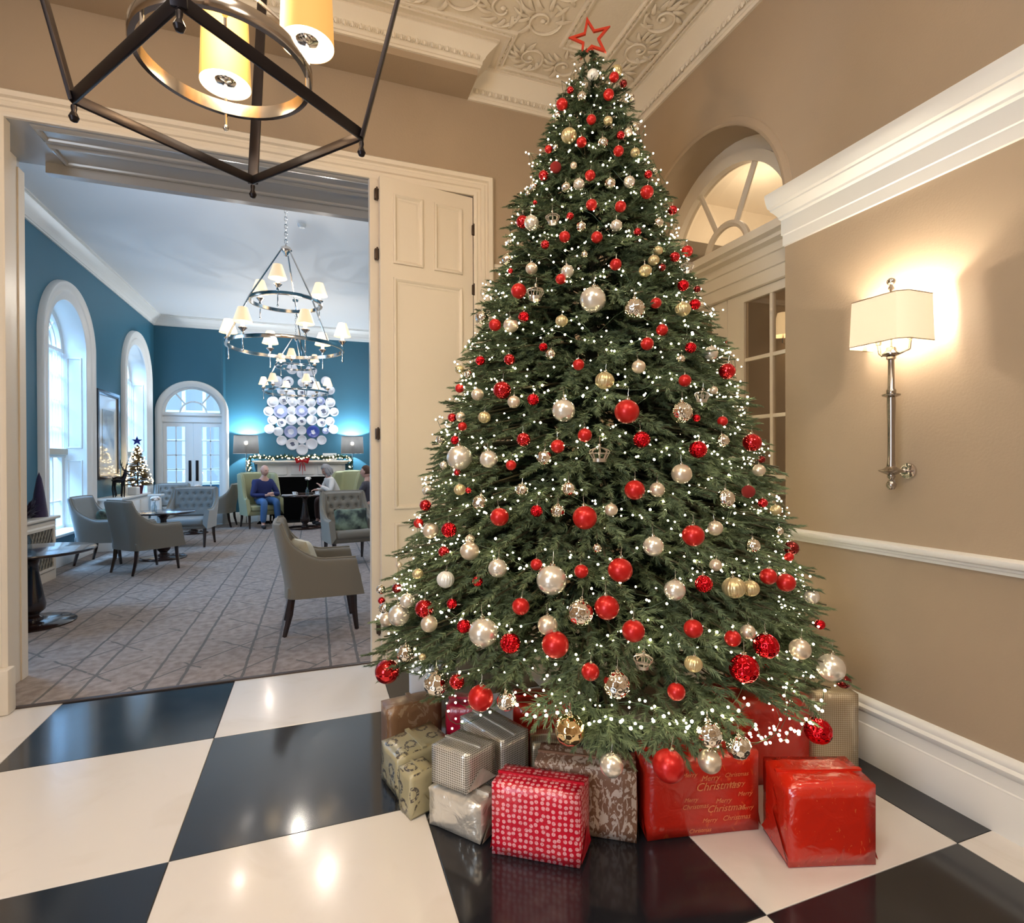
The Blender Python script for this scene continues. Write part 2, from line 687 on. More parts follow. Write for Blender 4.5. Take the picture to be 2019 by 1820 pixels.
# egg and dart ornament along the beam crown and the wall crown
egg = MB()
egg.sphere((0, 0, 0), 1, 8, 6, (0.012, 0.011, 0.019))
for sx in (-1, 1):
    egg.tube([(sx * 0.016, -0.002, 0.019), (sx * 0.018, -0.004, 0.0), (sx * 0.010, -0.002, -0.021)], 0.0032, 4)
egg.tube([(0.026, -0.002, 0.016), (0.026, -0.006, -0.020)], [0.002, 0.005], 4)
egg_me = egg.mesh('egg_and_dart', PLASTER)


def put(name, me, parent, loc, rz=0.0, rot=None, scale=None):
    o = bpy.data.objects.new(name, me)
    COL.objects.link(o)
    o.parent = parent
    o.location = loc
    o.rotation_euler = rot if rot is not None else (0, 0, rz)
    if scale:
        o.scale = scale
    return o


k = 0
x = BX1 - 0.02
while x > -0.7 and k < 40:
    put('egg_ornament', egg_me, beam_crown, (x, BY0 - 0.045, ZC - 0.095), 0)
    x -= 0.052
    k += 1
x = BX1 + 0.06
while x < XW - 0.05:
    put('egg_ornament', egg_me, ctrim, (x, YW - 0.044, ZC - 0.145), 0)
    x += 0.052
y = YW - 0.08
while y > 1.6:
    put('egg_ornament', egg_me, ctrim, (XW - 0.044, y, ZC - 0.145), -PI / 2)
    y -= 0.052

# ceiling frames: beaded double mouldings
FR = [(-0.030, 0.0), (-0.030, -0.008), (-0.022, -0.020), (-0.012, -0.022), (-0.006, -0.010), (0.006, -0.010), (0.012, -0.022), (0.022, -0.020), (0.030, -0.008), (0.030, 0.0)]
fr = MB()
LX1, LX2, LX3 = 2.345, 2.00, 1.655
LY3, LY4 = 3.445, 3.80
frames = [
    [(LX1, -2.6, ZC), (LX1, LY4, ZC), (1.285, LY4, ZC), (1.285, 3.475, ZC), (-2.6, 3.475, ZC)],
    [(LX2, -2.6, ZC), (LX2, LY3, ZC), (LX3, LY3, ZC), (LX3, 3.12, ZC)],
    [(LX3, 2.4, ZC), (LX3, 3.12, ZC), (-2.4, 3.12, ZC)],
]
for p_ in frames[:2]:
    fr.molding(p_, (0, 0, 1), FR)
fr.molding([(LX3 - 0.0, 3.12, ZC), (LX3, 1.2, ZC)], (0, 0, 1), FR)
fr.molding([(-2.4, 2.55, ZC), (1.25, 2.55, ZC), (1.25, 1.2, ZC)], (0, 0, 1), FR)
tag(fr.build('ceiling_moulding', PLASTER, ceiling))
bead = MB().sphere((0, 0, 0), 1, 6, 4, (0.016, 0.009, 0.009)).mesh('bead', PLASTER)
beads = MB()


def bead_line(p0, p1, step=0.04):
    p0, p1 = Vector(p0), Vector(p1)
    n = int((p1 - p0).length / step)
    d = (p1 - p0).normalized()
    M0 = Matrix.Rotation(math.atan2(d.y, d.x), 4, 'Z')
    for i in range(n):
        c = p0 + d * (i + 0.5) * step
        beads.sphere(c, 1, 6, 4, (0.014, 0.007, 0.007) if i % 2 else (0.006, 0.008, 0.009), mat=M0)


bead_line((LX1, 1.6, ZC - 0.012), (LX1, LY4, ZC - 0.012))
bead_line((1.285, LY4, ZC - 0.012), (LX1, LY4, ZC - 0.012))
bead_line((1.285, 3.475, ZC - 0.012), (1.285, LY4, ZC - 0.012))
bead_line((-0.4, 3.475, ZC - 0.012), (1.285, 3.475, ZC - 0.012))
bead_line((LX2, 1.6, ZC - 0.012), (LX2, LY3, ZC - 0.012))
bead_line((LX3, LY3, ZC - 0.012), (LX2, LY3, ZC - 0.012))
bead_line((LX3, 2.4, ZC - 0.012), (LX3, LY3, ZC - 0.012))
tag(beads.build('bead_moulding', PLASTER, ceiling), kind='stuff')

# acanthus scroll relief in the bands between the frames
sc_ = MB()


def leaf(cx, cy, ang, L_, w):
    pts = []
    n = 7
    for i in range(n):
        t = i / (n - 1)
        bend = 0.35 * t * t * L_
        x_, y_ = t * L_, bend
        pts.append((cx + x_ * math.cos(ang) - y_ * math.sin(ang), cy + x_ * math.sin(ang) + y_ * math.cos(ang), ZC - 0.004 - 0.010 * math.sin(PI * t)))
    sc_.tube(pts, [w * (0.25 + math.sin(PI * min(0.95, 0.15 + 0.8 * i / (n - 1)))) for i in range(n)], 6, flat=0.5, up=(0, 0, 1))


def scroll(cx, cy, ang, s, mir):
    pts = []
    n = 26
    for i in range(n):
        t = i / (n - 1)
        a = 4.6 * PI * (1 - t) * 0.55
        r = s * (0.16 + 0.84 * (1 - t)) * 0.5
        x_, y_ = r * math.cos(a), r * math.sin(a) * mir
        pts.append((cx + x_ * math.cos(ang) - y_ * math.sin(ang), cy + x_ * math.sin(ang) + y_ * math.cos(ang), ZC - 0.008 - 0.006 * t))
    sc_.tube(pts, [0.006 + 0.006 * (1 - i / n) for i in range(n)], 6)
    sc_.sphere((cx, cy, ZC - 0.010), 1, 8, 5, (0.020, 0.020, 0.012))
    for q in range(7):
        a = ang + mir * (q * 0.62 + 0.4)
        leaf(cx + math.cos(a) * s * 0.30, cy + math.sin(a) * s * 0.30, a + mir * 0.7, s * 0.34, 0.013)
    for q in range(3):
        a = ang + PI + mir * (q * 0.3 - 0.3)
        leaf(cx + math.cos(a) * s * 0.35, cy + math.sin(a) * s * 0.35, a, s * 0.38, 0.011)


m_ = 1
y = 3.60
while y > 1.4:
    scroll((LX1 + LX2) / 2, y, PI / 2, 0.25, m_)
    m_ = -m_
    y -= 0.29
x = 1.47
while x < 2.25:
    scroll(x, (LY4 + LY3) / 2 + 0.01, 0, 0.24, m_)
    m_ = -m_
    x += 0.27
for (x, y, a, s) in ((1.43, 3.30, 0.3, 0.30), (1.15, 3.29, 0.1, 0.30), (0.86, 3.29, 0.2, 0.30), (0.57, 3.29, 0.1, 0.3), (0.28, 3.29, 0, 0.3), (0.0, 3.29, 0, 0.3),
                     (1.46, 2.98, 1.5, 0.30), (1.46, 2.66, 1.6, 0.3), (1.15, 2.9, 0.8, 0.40), (0.8, 2.86, 0.4, 0.42), (0.4, 2.86, 0.4, 0.42), (1.0, 2.75, 0.4, 0.3)):
    scroll(x, y, a, s, m_)
    m_ = -m_
tag(sc_.build('plaster_scrollwork', PLASTER, ceiling), kind='stuff')

# casing round the salon opening
CAS = [(0.0, 0.0), (0.0, 0.020), (0.012, 0.026), (0.030, 0.028), (0.036, 0.020), (0.060, 0.022), (0.068, 0.034), (0.10, 0.036), (0.108, 0.028), (0.125, 0.030), (0.135, 0.048), (0.17, 0.052), (0.185, 0.040), (0.19, 0.0)]
b = MB()
b.molding([(OPX0, YW, 0.0), (OPX0, YW, OPZ), (OPX1, YW, OPZ), (OPX1, YW, 0.0)], (0, -1, 0), [(-a * 0.82, c) for a, c in CAS])
tag(b.build('trim_3', CREAM), kind='structure')
# left jamb: pilaster block standing forward of the casing
b = MB()
b.rbox((-1.76, 3.905, 0.13), (0.22, 0.09, 0.26), 0.012)
b.box((OPXJ - 0.002, 3.93, 0), (OPX0 - 0.001, 4.00, OPZ))
tag(b.build('trim_4', CREAM), kind='structure')
# panelled soffit and lining of the deep opening
b = MB()
for (ya, yb) in ((3.99, 4.13), (4.20, 4.42)):
    b.molding([(OPX0 + 0.12, ya, OPZ), (OPX1 - 0.12, ya, OPZ), (OPX1 - 0.12, yb, OPZ), (OPX0 + 0.12, yb, OPZ)], (0, 0, 1), [(-0.02, 0), (-0.015, -0.012), (0.0, -0.016), (0.015, -0.008), (0.02, 0)], closed=True)
b.box((OPX0, 4.44, OPZ - 0.07), (OPX1, 4.50, OPZ))
tag(b.build('trim_5', GREYPAINT), kind='structure')
b = MB()
b.box((OPXJ - 0.001, 4.0, 0.0), (OPXJ + 0.012, 4.44, OPZ - 0.001))
b.box((OPX1 - 0.022, 4.02, 0.0), (OPX1 + 0.001, 4.44, OPZ - 0.001))
b.box((OPXJ - 0.001, 4.44, 0.0), (OPXJ + 0.02, 4.52, OPZ - 0.06))
tag(b.build('trim_6', CREAM), kind='structure')
# dark threshold between tiles and carpet
tag(MB().rbox(((OPX0 + OPX1) / 2, YW + 0.012, 0.004), (OPX1 - OPX0, 0.035, 0.012), 0.004).build('trim_7', mat('dark_threshold', (0.05, 0.035, 0.03), 0.5)), kind='structure')

# thin picture rail on the back wall and right of it
b = MB()
b.box((1.29, YW - 0.028, 2.915), (XW, YW, 2.94))
b.box((1.29, YW - 0.018, 2.895), (XW, YW, 2.915))
tag(b.build('trim_8', CREAM), kind='structure')

# big cornice on the right wall, ending at the arch jamb
JY = ARC_Y - ARC_R
CP = [(0.0, 2.645), (0.018, 2.645), (0.018, 2.70), (0.030, 2.702), (0.030, 2.785), (0.048, 2.79), (0.052, 2.80), (0.085, 2.815), (0.11, 2.822), (0.112, 2.83), (0.13, 2.835), (0.142, 2.86), (0.150, 2.885), (0.150, 2.905), (0.0, 2.905)]
b = MB()
b.molding([(XW, JY + 0.0, 0), (XW, YB, 0)], (0, 0, 1), [(a, z) for a, z in CP])
tag(b.build('trim_9', WHITE), kind='structure')
b = MB()
b.molding([(XW, a_, z_) for a_, z_ in arc_pts(ARC_Y, ARC_Z, ARC_R, 40)], (-1, 0, 0), [(0.0, -0.002), (0.0, 0.010), (0.008, 0.016), (0.020, 0.016), (0.028, 0.008), (0.050, 0.006), (0.056, -0.002)])
tag(b.build('trim_14', WALL), kind='structure')
# chair rail
RP = [(0.0, 0.995), (0.012, 0.995), (0.014, 1.008), (0.024, 1.012), (0.026, 1.022), (0.040, 1.028), (0.046, 1.040), (0.044, 1.052), (0.030, 1.058), (0.0, 1.06)]
b = MB()
b.molding([(XW, JY, 0), (XW, YB, 0)], (0, 0, 1), RP)
tag(b.build('trim_10', WHITE), kind='structure')
b = MB()
b.molding([(XW, YW, 0), (1.29, YW, 0)], (0, 0, 1), [(-a, z) for a, z in RP])
tag(b.build('trim_11', CREAM), kind='structure')
# baseboards
BP = [(0.0, 0.0), (0.040, 0.0), (0.040, 0.155), (0.034, 0.165), (0.034, 0.172), (0.028, 0.176), (0.026, 0.225), (0.032, 0.232), (0.034, 0.25), (0.022, 0.262), (0.024, 0.275), (0.014, 0.292), (0.0, 0.298)]
b = MB()
b.molding([(XW, JY, 0), (XW, YB, 0)], (0, 0, 1), BP)
tag(b.build('baseboard_right', WHITE), kind='structure')
b = MB()
b.molding([(XW, YW, 0), (1.29, YW, 0)], (0, 0, 1), [(-a, z) for a, z in BP])
tag(b.build('baseboard_back', CREAM), kind='structure')

# ------------------------------------------------------------------ bifold door leaves
HX, HY = 1.125, 3.945
NX, NY = 0.428, 3.845
dv = Vector((NX - HX, NY - HY, 0))
LW = dv.length
ang = math.atan2(dv.y, dv.x)
door = thing('door_1', None, None, (HX, HY, 0.012), ang)
struct(door)
LH = 3.415


def leaf_panels(parent, w, hh, panels, th=0.045, yoff=0.0, name='door_leaf'):
    """door leaf in local x 0..w; the face towards the camera is local +y"""
    b = MB()
    b.box((0, yoff - th, 0), (w, yoff, hh))
    lf = b.build(name, CREAM, parent)
    for (a0, a1, z0, z1) in panels:
        m = MB()
        m.molding([(a0, yoff, z0), (a1, yoff, z0), (a1, yoff, z1), (a0, yoff, z1)], (0, 1, 0), [(-0.012, 0.0), (-0.010, 0.014), (0.0, 0.018), (0.010, 0.012), (0.016, 0.004), (0.030, 0.002)], closed=True)
        m.build('panel_moulding', CREAM, lf)
    return lf


pans = [(0.10, 0.295, 2.83, 3.30), (0.405, 0.60, 2.83, 3.30), (0.10, 0.60, 1.10, 2.71), (0.10, 0.60, 0.25, 0.98)]
leafA = leaf_panels(door, LW, LH, pans, yoff=0.0)
# folded second leaf just behind
leafB = leaf_panels(door, LW + 0.055, LH, [], yoff=-0.062, th=0.042)
hb = MB().rbox((0, 0, 0), (0.030, 0.030, 0.075), 0.004)
hb.tube([(0, 0.014, -0.045), (0, 0.014, 0.045)], 0.006, 8)
hme = hb.mesh('hinge', HINGE)
for z in (0.25, 1.62, 2.88, 3.30):
    put('hinge', hme, door, (LW + 0.012, -0.045, z))
for z in (0.25, 1.62, 2.72, 3.17):
    put('hinge', hme, door, (-0.006, 0.0, z))

# ------------------------------------------------------------------ arched glazed door in the right wall
GX = 2.75
d2 = struct(thing('door_2', None, None, (0, 0, 0)))
b = MB()
# arched frame ring
for (ri, ro, x0, x1) in ((0.60, ARC_R + 0.004, GX - 0.01, GX + 0.05), (0.585, 0.655, GX - 0.035, GX + 0.03)):
    po = arc_pts(ARC_Y, ARC_Z, ro, 36)
    pi_ = arc_pts(ARC_Y, ARC_Z, ri, 36)
    vs = []
    for (a, c) in zip(po, pi_):
        vs += [(x0, a[0], a[1]), (x0, c[0], c[1]), (x1, c[0], c[1]), (x1, a[0], a[1])]
    fs = []
    for i in range(36):
        for j in range(4):
            fs.append((i * 4 + j, i * 4 + (j + 1) % 4, (i + 1) * 4 + (j + 1) % 4, (i + 1) * 4 + j))
    b.add(vs, fs, 0, True)
b.build('arched_frame', CREAM, d2)
b = MB()
ia = [(GX, ARC_Y + 0.205 * math.cos(a), ARC_Z + 0.205 * math.sin(a)) for a in [PI * i / 20 for i in range(21)]]
b.tube(ia, 0.024, 6)
for a in (math.radians(63), math.radians(117)):
    b.tube([(GX, ARC_Y + 0.21 * math.cos(a), ARC_Z + 0.21 * math.sin(a)), (GX, ARC_Y + 0.60 * math.cos(a), ARC_Z + 0.60 * math.sin(a))], 0.020, 6)
b.build('fan_glazing_bars', CREAM, d2)
b = MB()
TP = [(0.0, 2.575), (0.012, 2.58), (0.012, 2.66), (0.022, 2.665), (0.022, 2.745), (0.032, 2.75), (0.034, 2.80), (0.075, 2.815), (0.078, 2.835), (0.115, 2.85), (0.120, 2.90), (0.0, 2.905)]
b.molding([(GX - 0.01, ARC_Y + ARC_R, 0), (GX - 0.01, ARC_Y - ARC_R, 0)], (0, 0, 1), TP)
b.box((GX - 0.01, ARC_Y - ARC_R, 2.575), (GX + 0.06, ARC_Y + ARC_R, 2.905))
b.build('transom', CREAM, d2)
b = MB()
b.box((GX, ARC_Y - ARC_R, 0), (GX + 0.06, ARC_Y - 0.66, 2.58))
b.box((GX, ARC_Y + 0.66, 0), (GX + 0.06, ARC_Y + ARC_R, 2.58))
b.build('door_frame', CREAM, d2)
for s in (-1, 1):
    y0, y1 = (ARC_Y - 0.658, ARC_Y - 0.002) if s < 0 else (ARC_Y + 0.002, ARC_Y + 0.658)
    lf = MB()
    lf.box((GX + 0.005, y0, 0.01), (GX + 0.045, y1, 0.42))
    lf.box((GX + 0.005, y0, 2.515), (GX + 0.045, y1, 2.573))
    lf.box((GX + 0.005, y0, 0.42), (GX + 0.045, y0 + (0.045 if s < 0 else 0.155), 2.515))
    lf.box((GX + 0.005, y1 - (0.155 if s < 0 else 0.045), 0.42), (GX + 0.045, y1, 2.515))
    L_ = lf.build('door_leaf', CREAM, d2)
    ya, yb = (y0 + 0.045, y1 - 0.155) if s < 0 else (y0 + 0.155, y1 - 0.045)
    mb = MB()
    ym = (ya + yb) / 2
    mb.box((GX + 0.012, ym - 0.012, 0.42), (GX + 0.040, ym + 0.012, 2.515))
    for z in (0.92, 1.33, 1.725, 2.12):
        mb.box((GX + 0.013, ya, z - 0.012), (GX + 0.039, yb, z + 0.012))
    mb.build('glazing_bars', CREAM, L_)
    zz = [0.42, 0.92, 1.33, 1.725, 2.12, 2.515]
    for k in range(5):
        for (p0, p1) in ((ya, ym), (ym, yb)):
            MB().box((GX + 0.024, p0, zz[k]), (GX + 0.028, p1, zz[k + 1])).build('pane', INNERGLASS, L_)
fan = MB()
po = arc_pts(ARC_Y, ARC_Z, 0.61, 30)
fan.add([(GX + 0.01, a, c) for a, c in po] + [(GX + 0.014, a, c) for a, c in po], [tuple(range(31)), tuple(range(31, 62))[::-1]], 0, False)
fan.build('fan_pane', INNERGLASS, d2)

# lobby seen through the glass
LOBW = mat('lobby_wall_paint', (0.46, 0.35, 0.24), 0.6)
b = MB()
b.quad((5.4, 1.2, 0), (5.4, 6.0, 0), (5.4, 6.0, 3.7), (5.4, 1.2, 3.7))
b.quad((2.86, 6.0, 0), (5.4, 6.0, 0), (5.4, 6.0, 3.7), (2.86, 6.0, 3.7))
b.quad((2.86, 1.2, 0), (5.4, 1.2, 0), (5.4, 1.2, 3.7), (2.86, 1.2, 3.7))
struct(b.build('wall_lobby', LOBW))
b = MB()
b.quad((2.86, 1.2, 3.7), (5.4, 1.2, 3.7), (5.4, 6.0, 3.7), (2.86, 6.0, 3.7))
b.box((2.86, 3.9, 3.35), (5.4, 4.15, 3.7))
struct(b.build('ceiling_lobby', CREAM))
struct(MB().box((2.52, 1.2, -0.1), (5.4, 6.0, 0.0)).build('floor_lobby', TILEW))
b = MB()
b.molding([(5.4, 6.0, 0), (5.4, 1.2, 0)], (0, 0, 1), RP)
b.molding([(2.86, 6.0, 0), (5.4, 6.0, 0)], (0, 0, 1), RP)
tag(b.build('trim_12', WHITE), kind='structure')
point_light('lobby_light', (4.0, 3.0, 2.9), 42, (1.0, 0.88, 0.70), 0.15)
point_light('lobby_light', (3.3, 3.3, 3.45), 10, (1.0, 0.88, 0.70), 0.15)
# ------------------------------------------------------------------ salon shell
SXL, SY0, SY1, SY2, SZC, SXR = -3.30, 4.50, 13.70, 14.05, 4.60, 2.8


def carpet_mat():
    m = mat('patterned_taupe_carpet', (0.19, 0.135, 0.105), 0.95, sheen=0.3)
    N, L = nt(m)
    P = N['Principled BSDF']
    tc = N.new('ShaderNodeTexCoord')
    sep = N.new('ShaderNodeSeparateXYZ')
    nz = N.new('ShaderNodeTexNoise')
    nz.inputs['Scale'].default_value = 9
    L.new(tc.outputs['Object'], nz.inputs['Vector'])
    L.new(tc.outputs['Object'], sep.inputs[0])

    def M(op, a, b_=None, c=None):
        n = N.new('ShaderNodeMath')
        n.operation = op
        for k, s in enumerate((a, b_, c)):
            if s is None:
                continue
            if isinstance(s, (int, float)):
                n.inputs[k].default_value = s
            else:
                L.new(s, n.inputs[k])
        return n.outputs[0]
    wob = M('MULTIPLY', M('SUBTRACT', nz.outputs['Fac'], 0.5), 0.02)
    x = M('ADD', sep.outputs[0], wob)
    y = M('ADD', sep.outputs[1], wob)

    def lines(co, period, w):
        return M('LESS_THAN', M('ABSOLUTE', M('SUBTRACT', M('FRACT', M('DIVIDE', co, period)), 0.5)), w / period / 2)
    l1 = lines(x, 0.56, 0.020)
    l1b = lines(M('ADD', x, 0.19), 0.56, 0.018)
    n2 = N.new('ShaderNodeTexNoise')
    n2.inputs['Scale'].default_value = 2.6
    L.new(tc.outputs['Object'], n2.inputs['Vector'])
    g1 = M('GREATER_THAN', n2.outputs['Fac'], 0.50)
    g2 = M('GREATER_THAN', n2.outputs['Color'], 0.47)
    d1 = M('MULTIPLY', lines(M('ADD', x, M('MULTIPLY', y, 0.9)), 0.56, 0.02), g1)
    d2 = M('MULTIPLY', lines(M('SUBTRACT', x, M('MULTIPLY', y, 0.9)), 0.56, 0.02), g2)
    vor = N.new('ShaderNodeTexVoronoi')
    vor.feature = 'DISTANCE_TO_EDGE'
    vor.inputs['Scale'].default_value = 3.2
    L.new(tc.outputs['Object'], vor.inputs['Vector'])
    d3 = M('MULTIPLY', lines(M('ADD', y, 0.1), 0.62, 0.02), M('LESS_THAN', n2.outputs['Fac'], 0.40))
    f = M('MINIMUM', M('ADD', M('ADD', l1, d1), M('ADD', d2, M('ADD', l1b, d3))), 1.0)
    n3 = N.new('ShaderNodeTexNoise')
    n3.inputs['Scale'].default_value = 16
    n3.inputs['Detail'].default_value = 5
    L.new(tc.outputs['Object'], n3.inputs['Vector'])
    ra = N.new('ShaderNodeMix')
    ra.data_type = 'RGBA'
    ra.inputs[6].default_value = (0.145, 0.098, 0.076, 1)
    ra.inputs[7].default_value = (0.27, 0.205, 0.17, 1)
    mr = N.new('ShaderNodeMapRange')
    mr.inputs[1].default_value = 0.36
    mr.inputs[2].default_value = 0.64
    L.new(n3.outputs['Fac'], mr.inputs[0])
    L.new(mr.outputs[0], ra.inputs[0])
    mx = N.new('ShaderNodeMix')
    mx.data_type = 'RGBA'
    L.new(ra.outputs[2], mx.inputs[6])
    mx.inputs[7].default_value = (0.028, 0.017, 0.013, 1)
    L.new(M('MULTIPLY', f, 0.95), mx.inputs[0])
    L.new(mx.outputs[2], P.inputs['Base Color'])
    nb = N.new('ShaderNodeTexNoise')
    nb.inputs['Scale'].default_value = 260
    L.new(tc.outputs['Object'], nb.inputs['Vector'])
    bp = N.new('ShaderNodeBump')
    bp.inputs['Strength'].default_value = 0.5
    bp.inputs['Distance'].default_value = 0.006
    L.new(nb.outputs['Fac'], bp.inputs['Height'])
    L.new(bp.outputs['Normal'], P.inputs['Normal'])
    return m


struct(MB().box((SXL - 0.3, YW + 0.0, -0.12), (SXR, SY2, -0.008)).build('floor_salon', GROUT))
carpet = MB()
carpet.box((OPXJ, YW + 0.028, -0.008), (OPX1, SY0 + 0.001, 0.006))
carpet.box((SXL, SY0, -0.008), (SXR, SY1, 0.006))
carpet.box((-1.96, SY1, -0.008), (1.38, SY2, 0.006))
carpet = tag(carpet.build('carpet', carpet_mat()), 'brown patterned carpet with dark lines covering the blue salon floor', 'carpet')
struct(MB().box((SXL - 0.4, SY0, SZC), (SXR + 0.1, SY2 + 0.1, SZC + 0.1)).build('ceiling_salon', CEILW))

W1, W2, W0 = 9.33, 12.45, 6.21
WH, WS, WB = 0.63, 3.09, 0.42
wall('wall_salon_left', (SXL, 0, 0), (0, 1, 0), (-1, 0, 0), SY0, SY1 + 0.3, 0, SZC, 0.40,
     [(yc, WH, WB, WS, True) for yc in (W0, W1, W2)], [TEAL, WHITE, WHITE])
FAY, FAR, FAZ = -2.57, 0.585, 2.50
wall('wall_salon_end', (0, SY1, 0), (1, 0, 0), (0, 1, 0), SXL - 0.3, -1.98, 0, SZC, 0.30, [(FAY, FAR, 0.0, FAZ, True)], [TEAL, WHITE, WHITE])
struct(MB().box((-1.96, SY2, 0), (1.38, SY2 + 0.2, SZC)).build('wall_salon_chimney', TEAL))
struct(MB().box((-1.98, SY1 + 0.002, 0), (-1.96, SY2 + 0.1, SZC)).build('wall_salon_return', TEAL))
struct(MB().box((1.38, SY1, 0), (SXR, SY2 + 0.2, SZC)).build('wall_salon_end_right', TEAL))
struct(MB().box((SXR, SY0, 0), (SXR + 0.1, SY2 + 0.2, SZC)).build('wall_salon_right', TEAL))

b = MB()
zb = SZC - 0.21
SCR = [(-a * 1.25, z * 1.05) for a, z in CROWN]
b.molding([(SXR, SY0, zb), (SXR, SY1, zb), (SXL, SY1, zb), (SXL, SY0, zb)], (0, 0, 1), [(a, z) for a, z in SCR])
b.box((-1.99, SY1 - 0.01, zb + 0.02), (1.40, SY2 + 0.01, SZC))
tag(b.build('trim_13', WHITE), kind='structure')
b = MB()
SK = [(0.0, 0.0), (0.022, 0.0), (0.022, 0.20), (0.012, 0.225), (0.0, 0.235)]
SKn = [(-a, z) for a, z in SK]
b.molding([(SXR, SY0, 0), (SXR, SY1, 0), (1.38, SY1, 0), (1.38, SY2, 0), (-1.96, SY2, 0), (-1.96, SY1, 0)], (0, 0, 1), SKn)
b.molding([(SXL, SY1, 0), (SXL, SY0, 0)], (0, 0, 1), SKn)
tag(b.build('baseboard_salon', WHITE), kind='structure')

# arched windows of the left wall
BLIND = mat('window_voile', (0.85, 0.88, 0.92), 0.8)
N_, L_n = nt(BLIND)
tb = N_.new('ShaderNodeBsdfTranslucent')
tb.inputs[0].default_value = (0.9, 0.94, 1.0, 1)
tp = N_.new('ShaderNodeBsdfTransparent')
m1 = N_.new('ShaderNodeMixShader')
m1.inputs[0].default_value = 0.45
m2 = N_.new('ShaderNodeMixShader')
m2.inputs[0].default_value = 0.5
L_n.new(N_['Principled BSDF'].outputs[0], m1.inputs[1])
L_n.new(tb.outputs[0], m1.inputs[2])
L_n.new(m1.outputs[0], m2.inputs[1])
L_n.new(tp.outputs[0], m2.inputs[2])
L_n.new(m2.outputs[0], N_['Material Output'].inputs[0])
GXW = SXL - 0.30
for n_, yc in enumerate((W1, W2, W0)):
    w = struct(thing('window_%d' % (n_ + 1), None, None))
    b = MB()
    path = [(SXL, yc - WH, WB)] + [(SXL, a, z) for a, z in arc_pts(yc, WS, WH, 28)] + [(SXL, yc + WH, WB)]
    b.molding(path, (1, 0, 0), [(0.012, 0.0), (0.012, 0.02), (0.0, 0.03), (-0.04, 0.035), (-0.06, 0.05), (-0.10, 0.055), (-0.12, 0.04), (-0.17, 0.045), (-0.19, 0.065), (-0.235, 0.07), (-0.25, 0.05), (-0.255, 0.0)])
    b.build('window_architrave', WHITE, w)
    # frame
    b = MB()
    path = [(GXW, yc - WH, WB)] + [(GXW, a, z) for a, z in arc_pts(yc, WS, WH, 28)] + [(GXW, yc + WH, WB)]
    b.molding(path, (1, 0, 0), [(0.07, -0.03), (0.07, 0.03), (0.0, 0.035), (-0.01, -0.03)], closed=True)
    b.box((GXW - 0.03, yc - WH, WS - 0.03), (GXW + 0.03, yc + WH, WS + 0.03))
    b.box((GXW - 0.03, yc - WH, 1.50), (GXW + 0.05, yc + WH, 1.60))
    b.build('window_frame', WHITE, w)
    b = MB()
    for k in (-1, 0, 1):
        b.box((GXW - 0.015, yc + k * 0.30 - 0.012, WB), (GXW + 0.015, yc + k * 0.30 + 0.012, WS))
    for z in (0.85, 1.95, 2.35, 2.75):
        b.box((GXW - 0.014, yc - WH, z - 0.011), (GXW + 0.014, yc + WH, z + 0.011))
    for r_ in (0.30, 0.46):
        b.tube([(GXW, yc + r_ * math.cos(PI * i / 20), WS + r_ * math.sin(PI * i / 20)) for i in range(21)], 0.014, 5)
    for a in (45, 90, 135):
        a = math.radians(a)
        b.tube([(GXW, yc + 0.30 * math.cos(a), WS + 0.30 * math.sin(a)), (GXW, yc + 0.60 * math.cos(a), WS + 0.60 * math.sin(a))], 0.011, 5)
    b.build('glazing_bars', WHITE, w)
    g = MB()
    pts = [(yc - WH, WB)] + arc_pts(yc, WS, WH, 24) + [(yc + WH, WB)]
    g.add([(GXW - 0.004, a, z) for a, z in pts] + [(GXW + 0.0, a, z) for a, z in pts], [tuple(range(len(pts))), tuple(range(len(pts), 2 * len(pts)))[::-1]], 0, False)
    g.build('pane', WINDOWGLASS, w)
    # rolled voile in the upper sash
    v = MB()
    n = 44
    vs = []
    for i in range(n + 1):
        a = yc - 0.56 + 1.12 * i / n
        xx = GXW + 0.075 + 0.012 * math.sin(i * 1.9)
        vs += [(xx, a, 1.62), (xx, a, 3.05)]
    v.add(vs, [(2 * i, 2 * i + 2, 2 * i + 3, 2 * i + 1) for i in range(n)], 0, True)
    v.build('voile', BLIND, w, fix=False)
    MB().rbox((GXW + 0.08, yc, 1.585), (0.05, 1.14, 0.09), 0.01).build('blind_rail', mat('beige_blind_rail_%d' % n_, (0.5, 0.45, 0.36), 0.6), w)
    # panelled shutter boxes in the reveal
    s_ = MB()
    for sy in (-1, 1):
        yy = yc + sy * (WH - 0.001)
        for (z0, z1) in ((0.5, 1.45), (1.65, 3.0)):
            s_.molding([(SXL - 0.05, yy, z0), (SXL - 0.22, yy, z0), (SXL - 0.22, yy, z1), (SXL - 0.05, yy, z1)], (0, -sy, 0), [(-0.012, 0), (-0.008, 0.012), (0.006, 0.014), (0.014, 0.0)], closed=True)
    s_.build('shutter_panels', WHITE, w)
    MB().rbox((SXL - 0.12, yc, WB + 0.01), (0.34, 1.24, 0.04), 0.01).build('window_sill', WHITE, w)

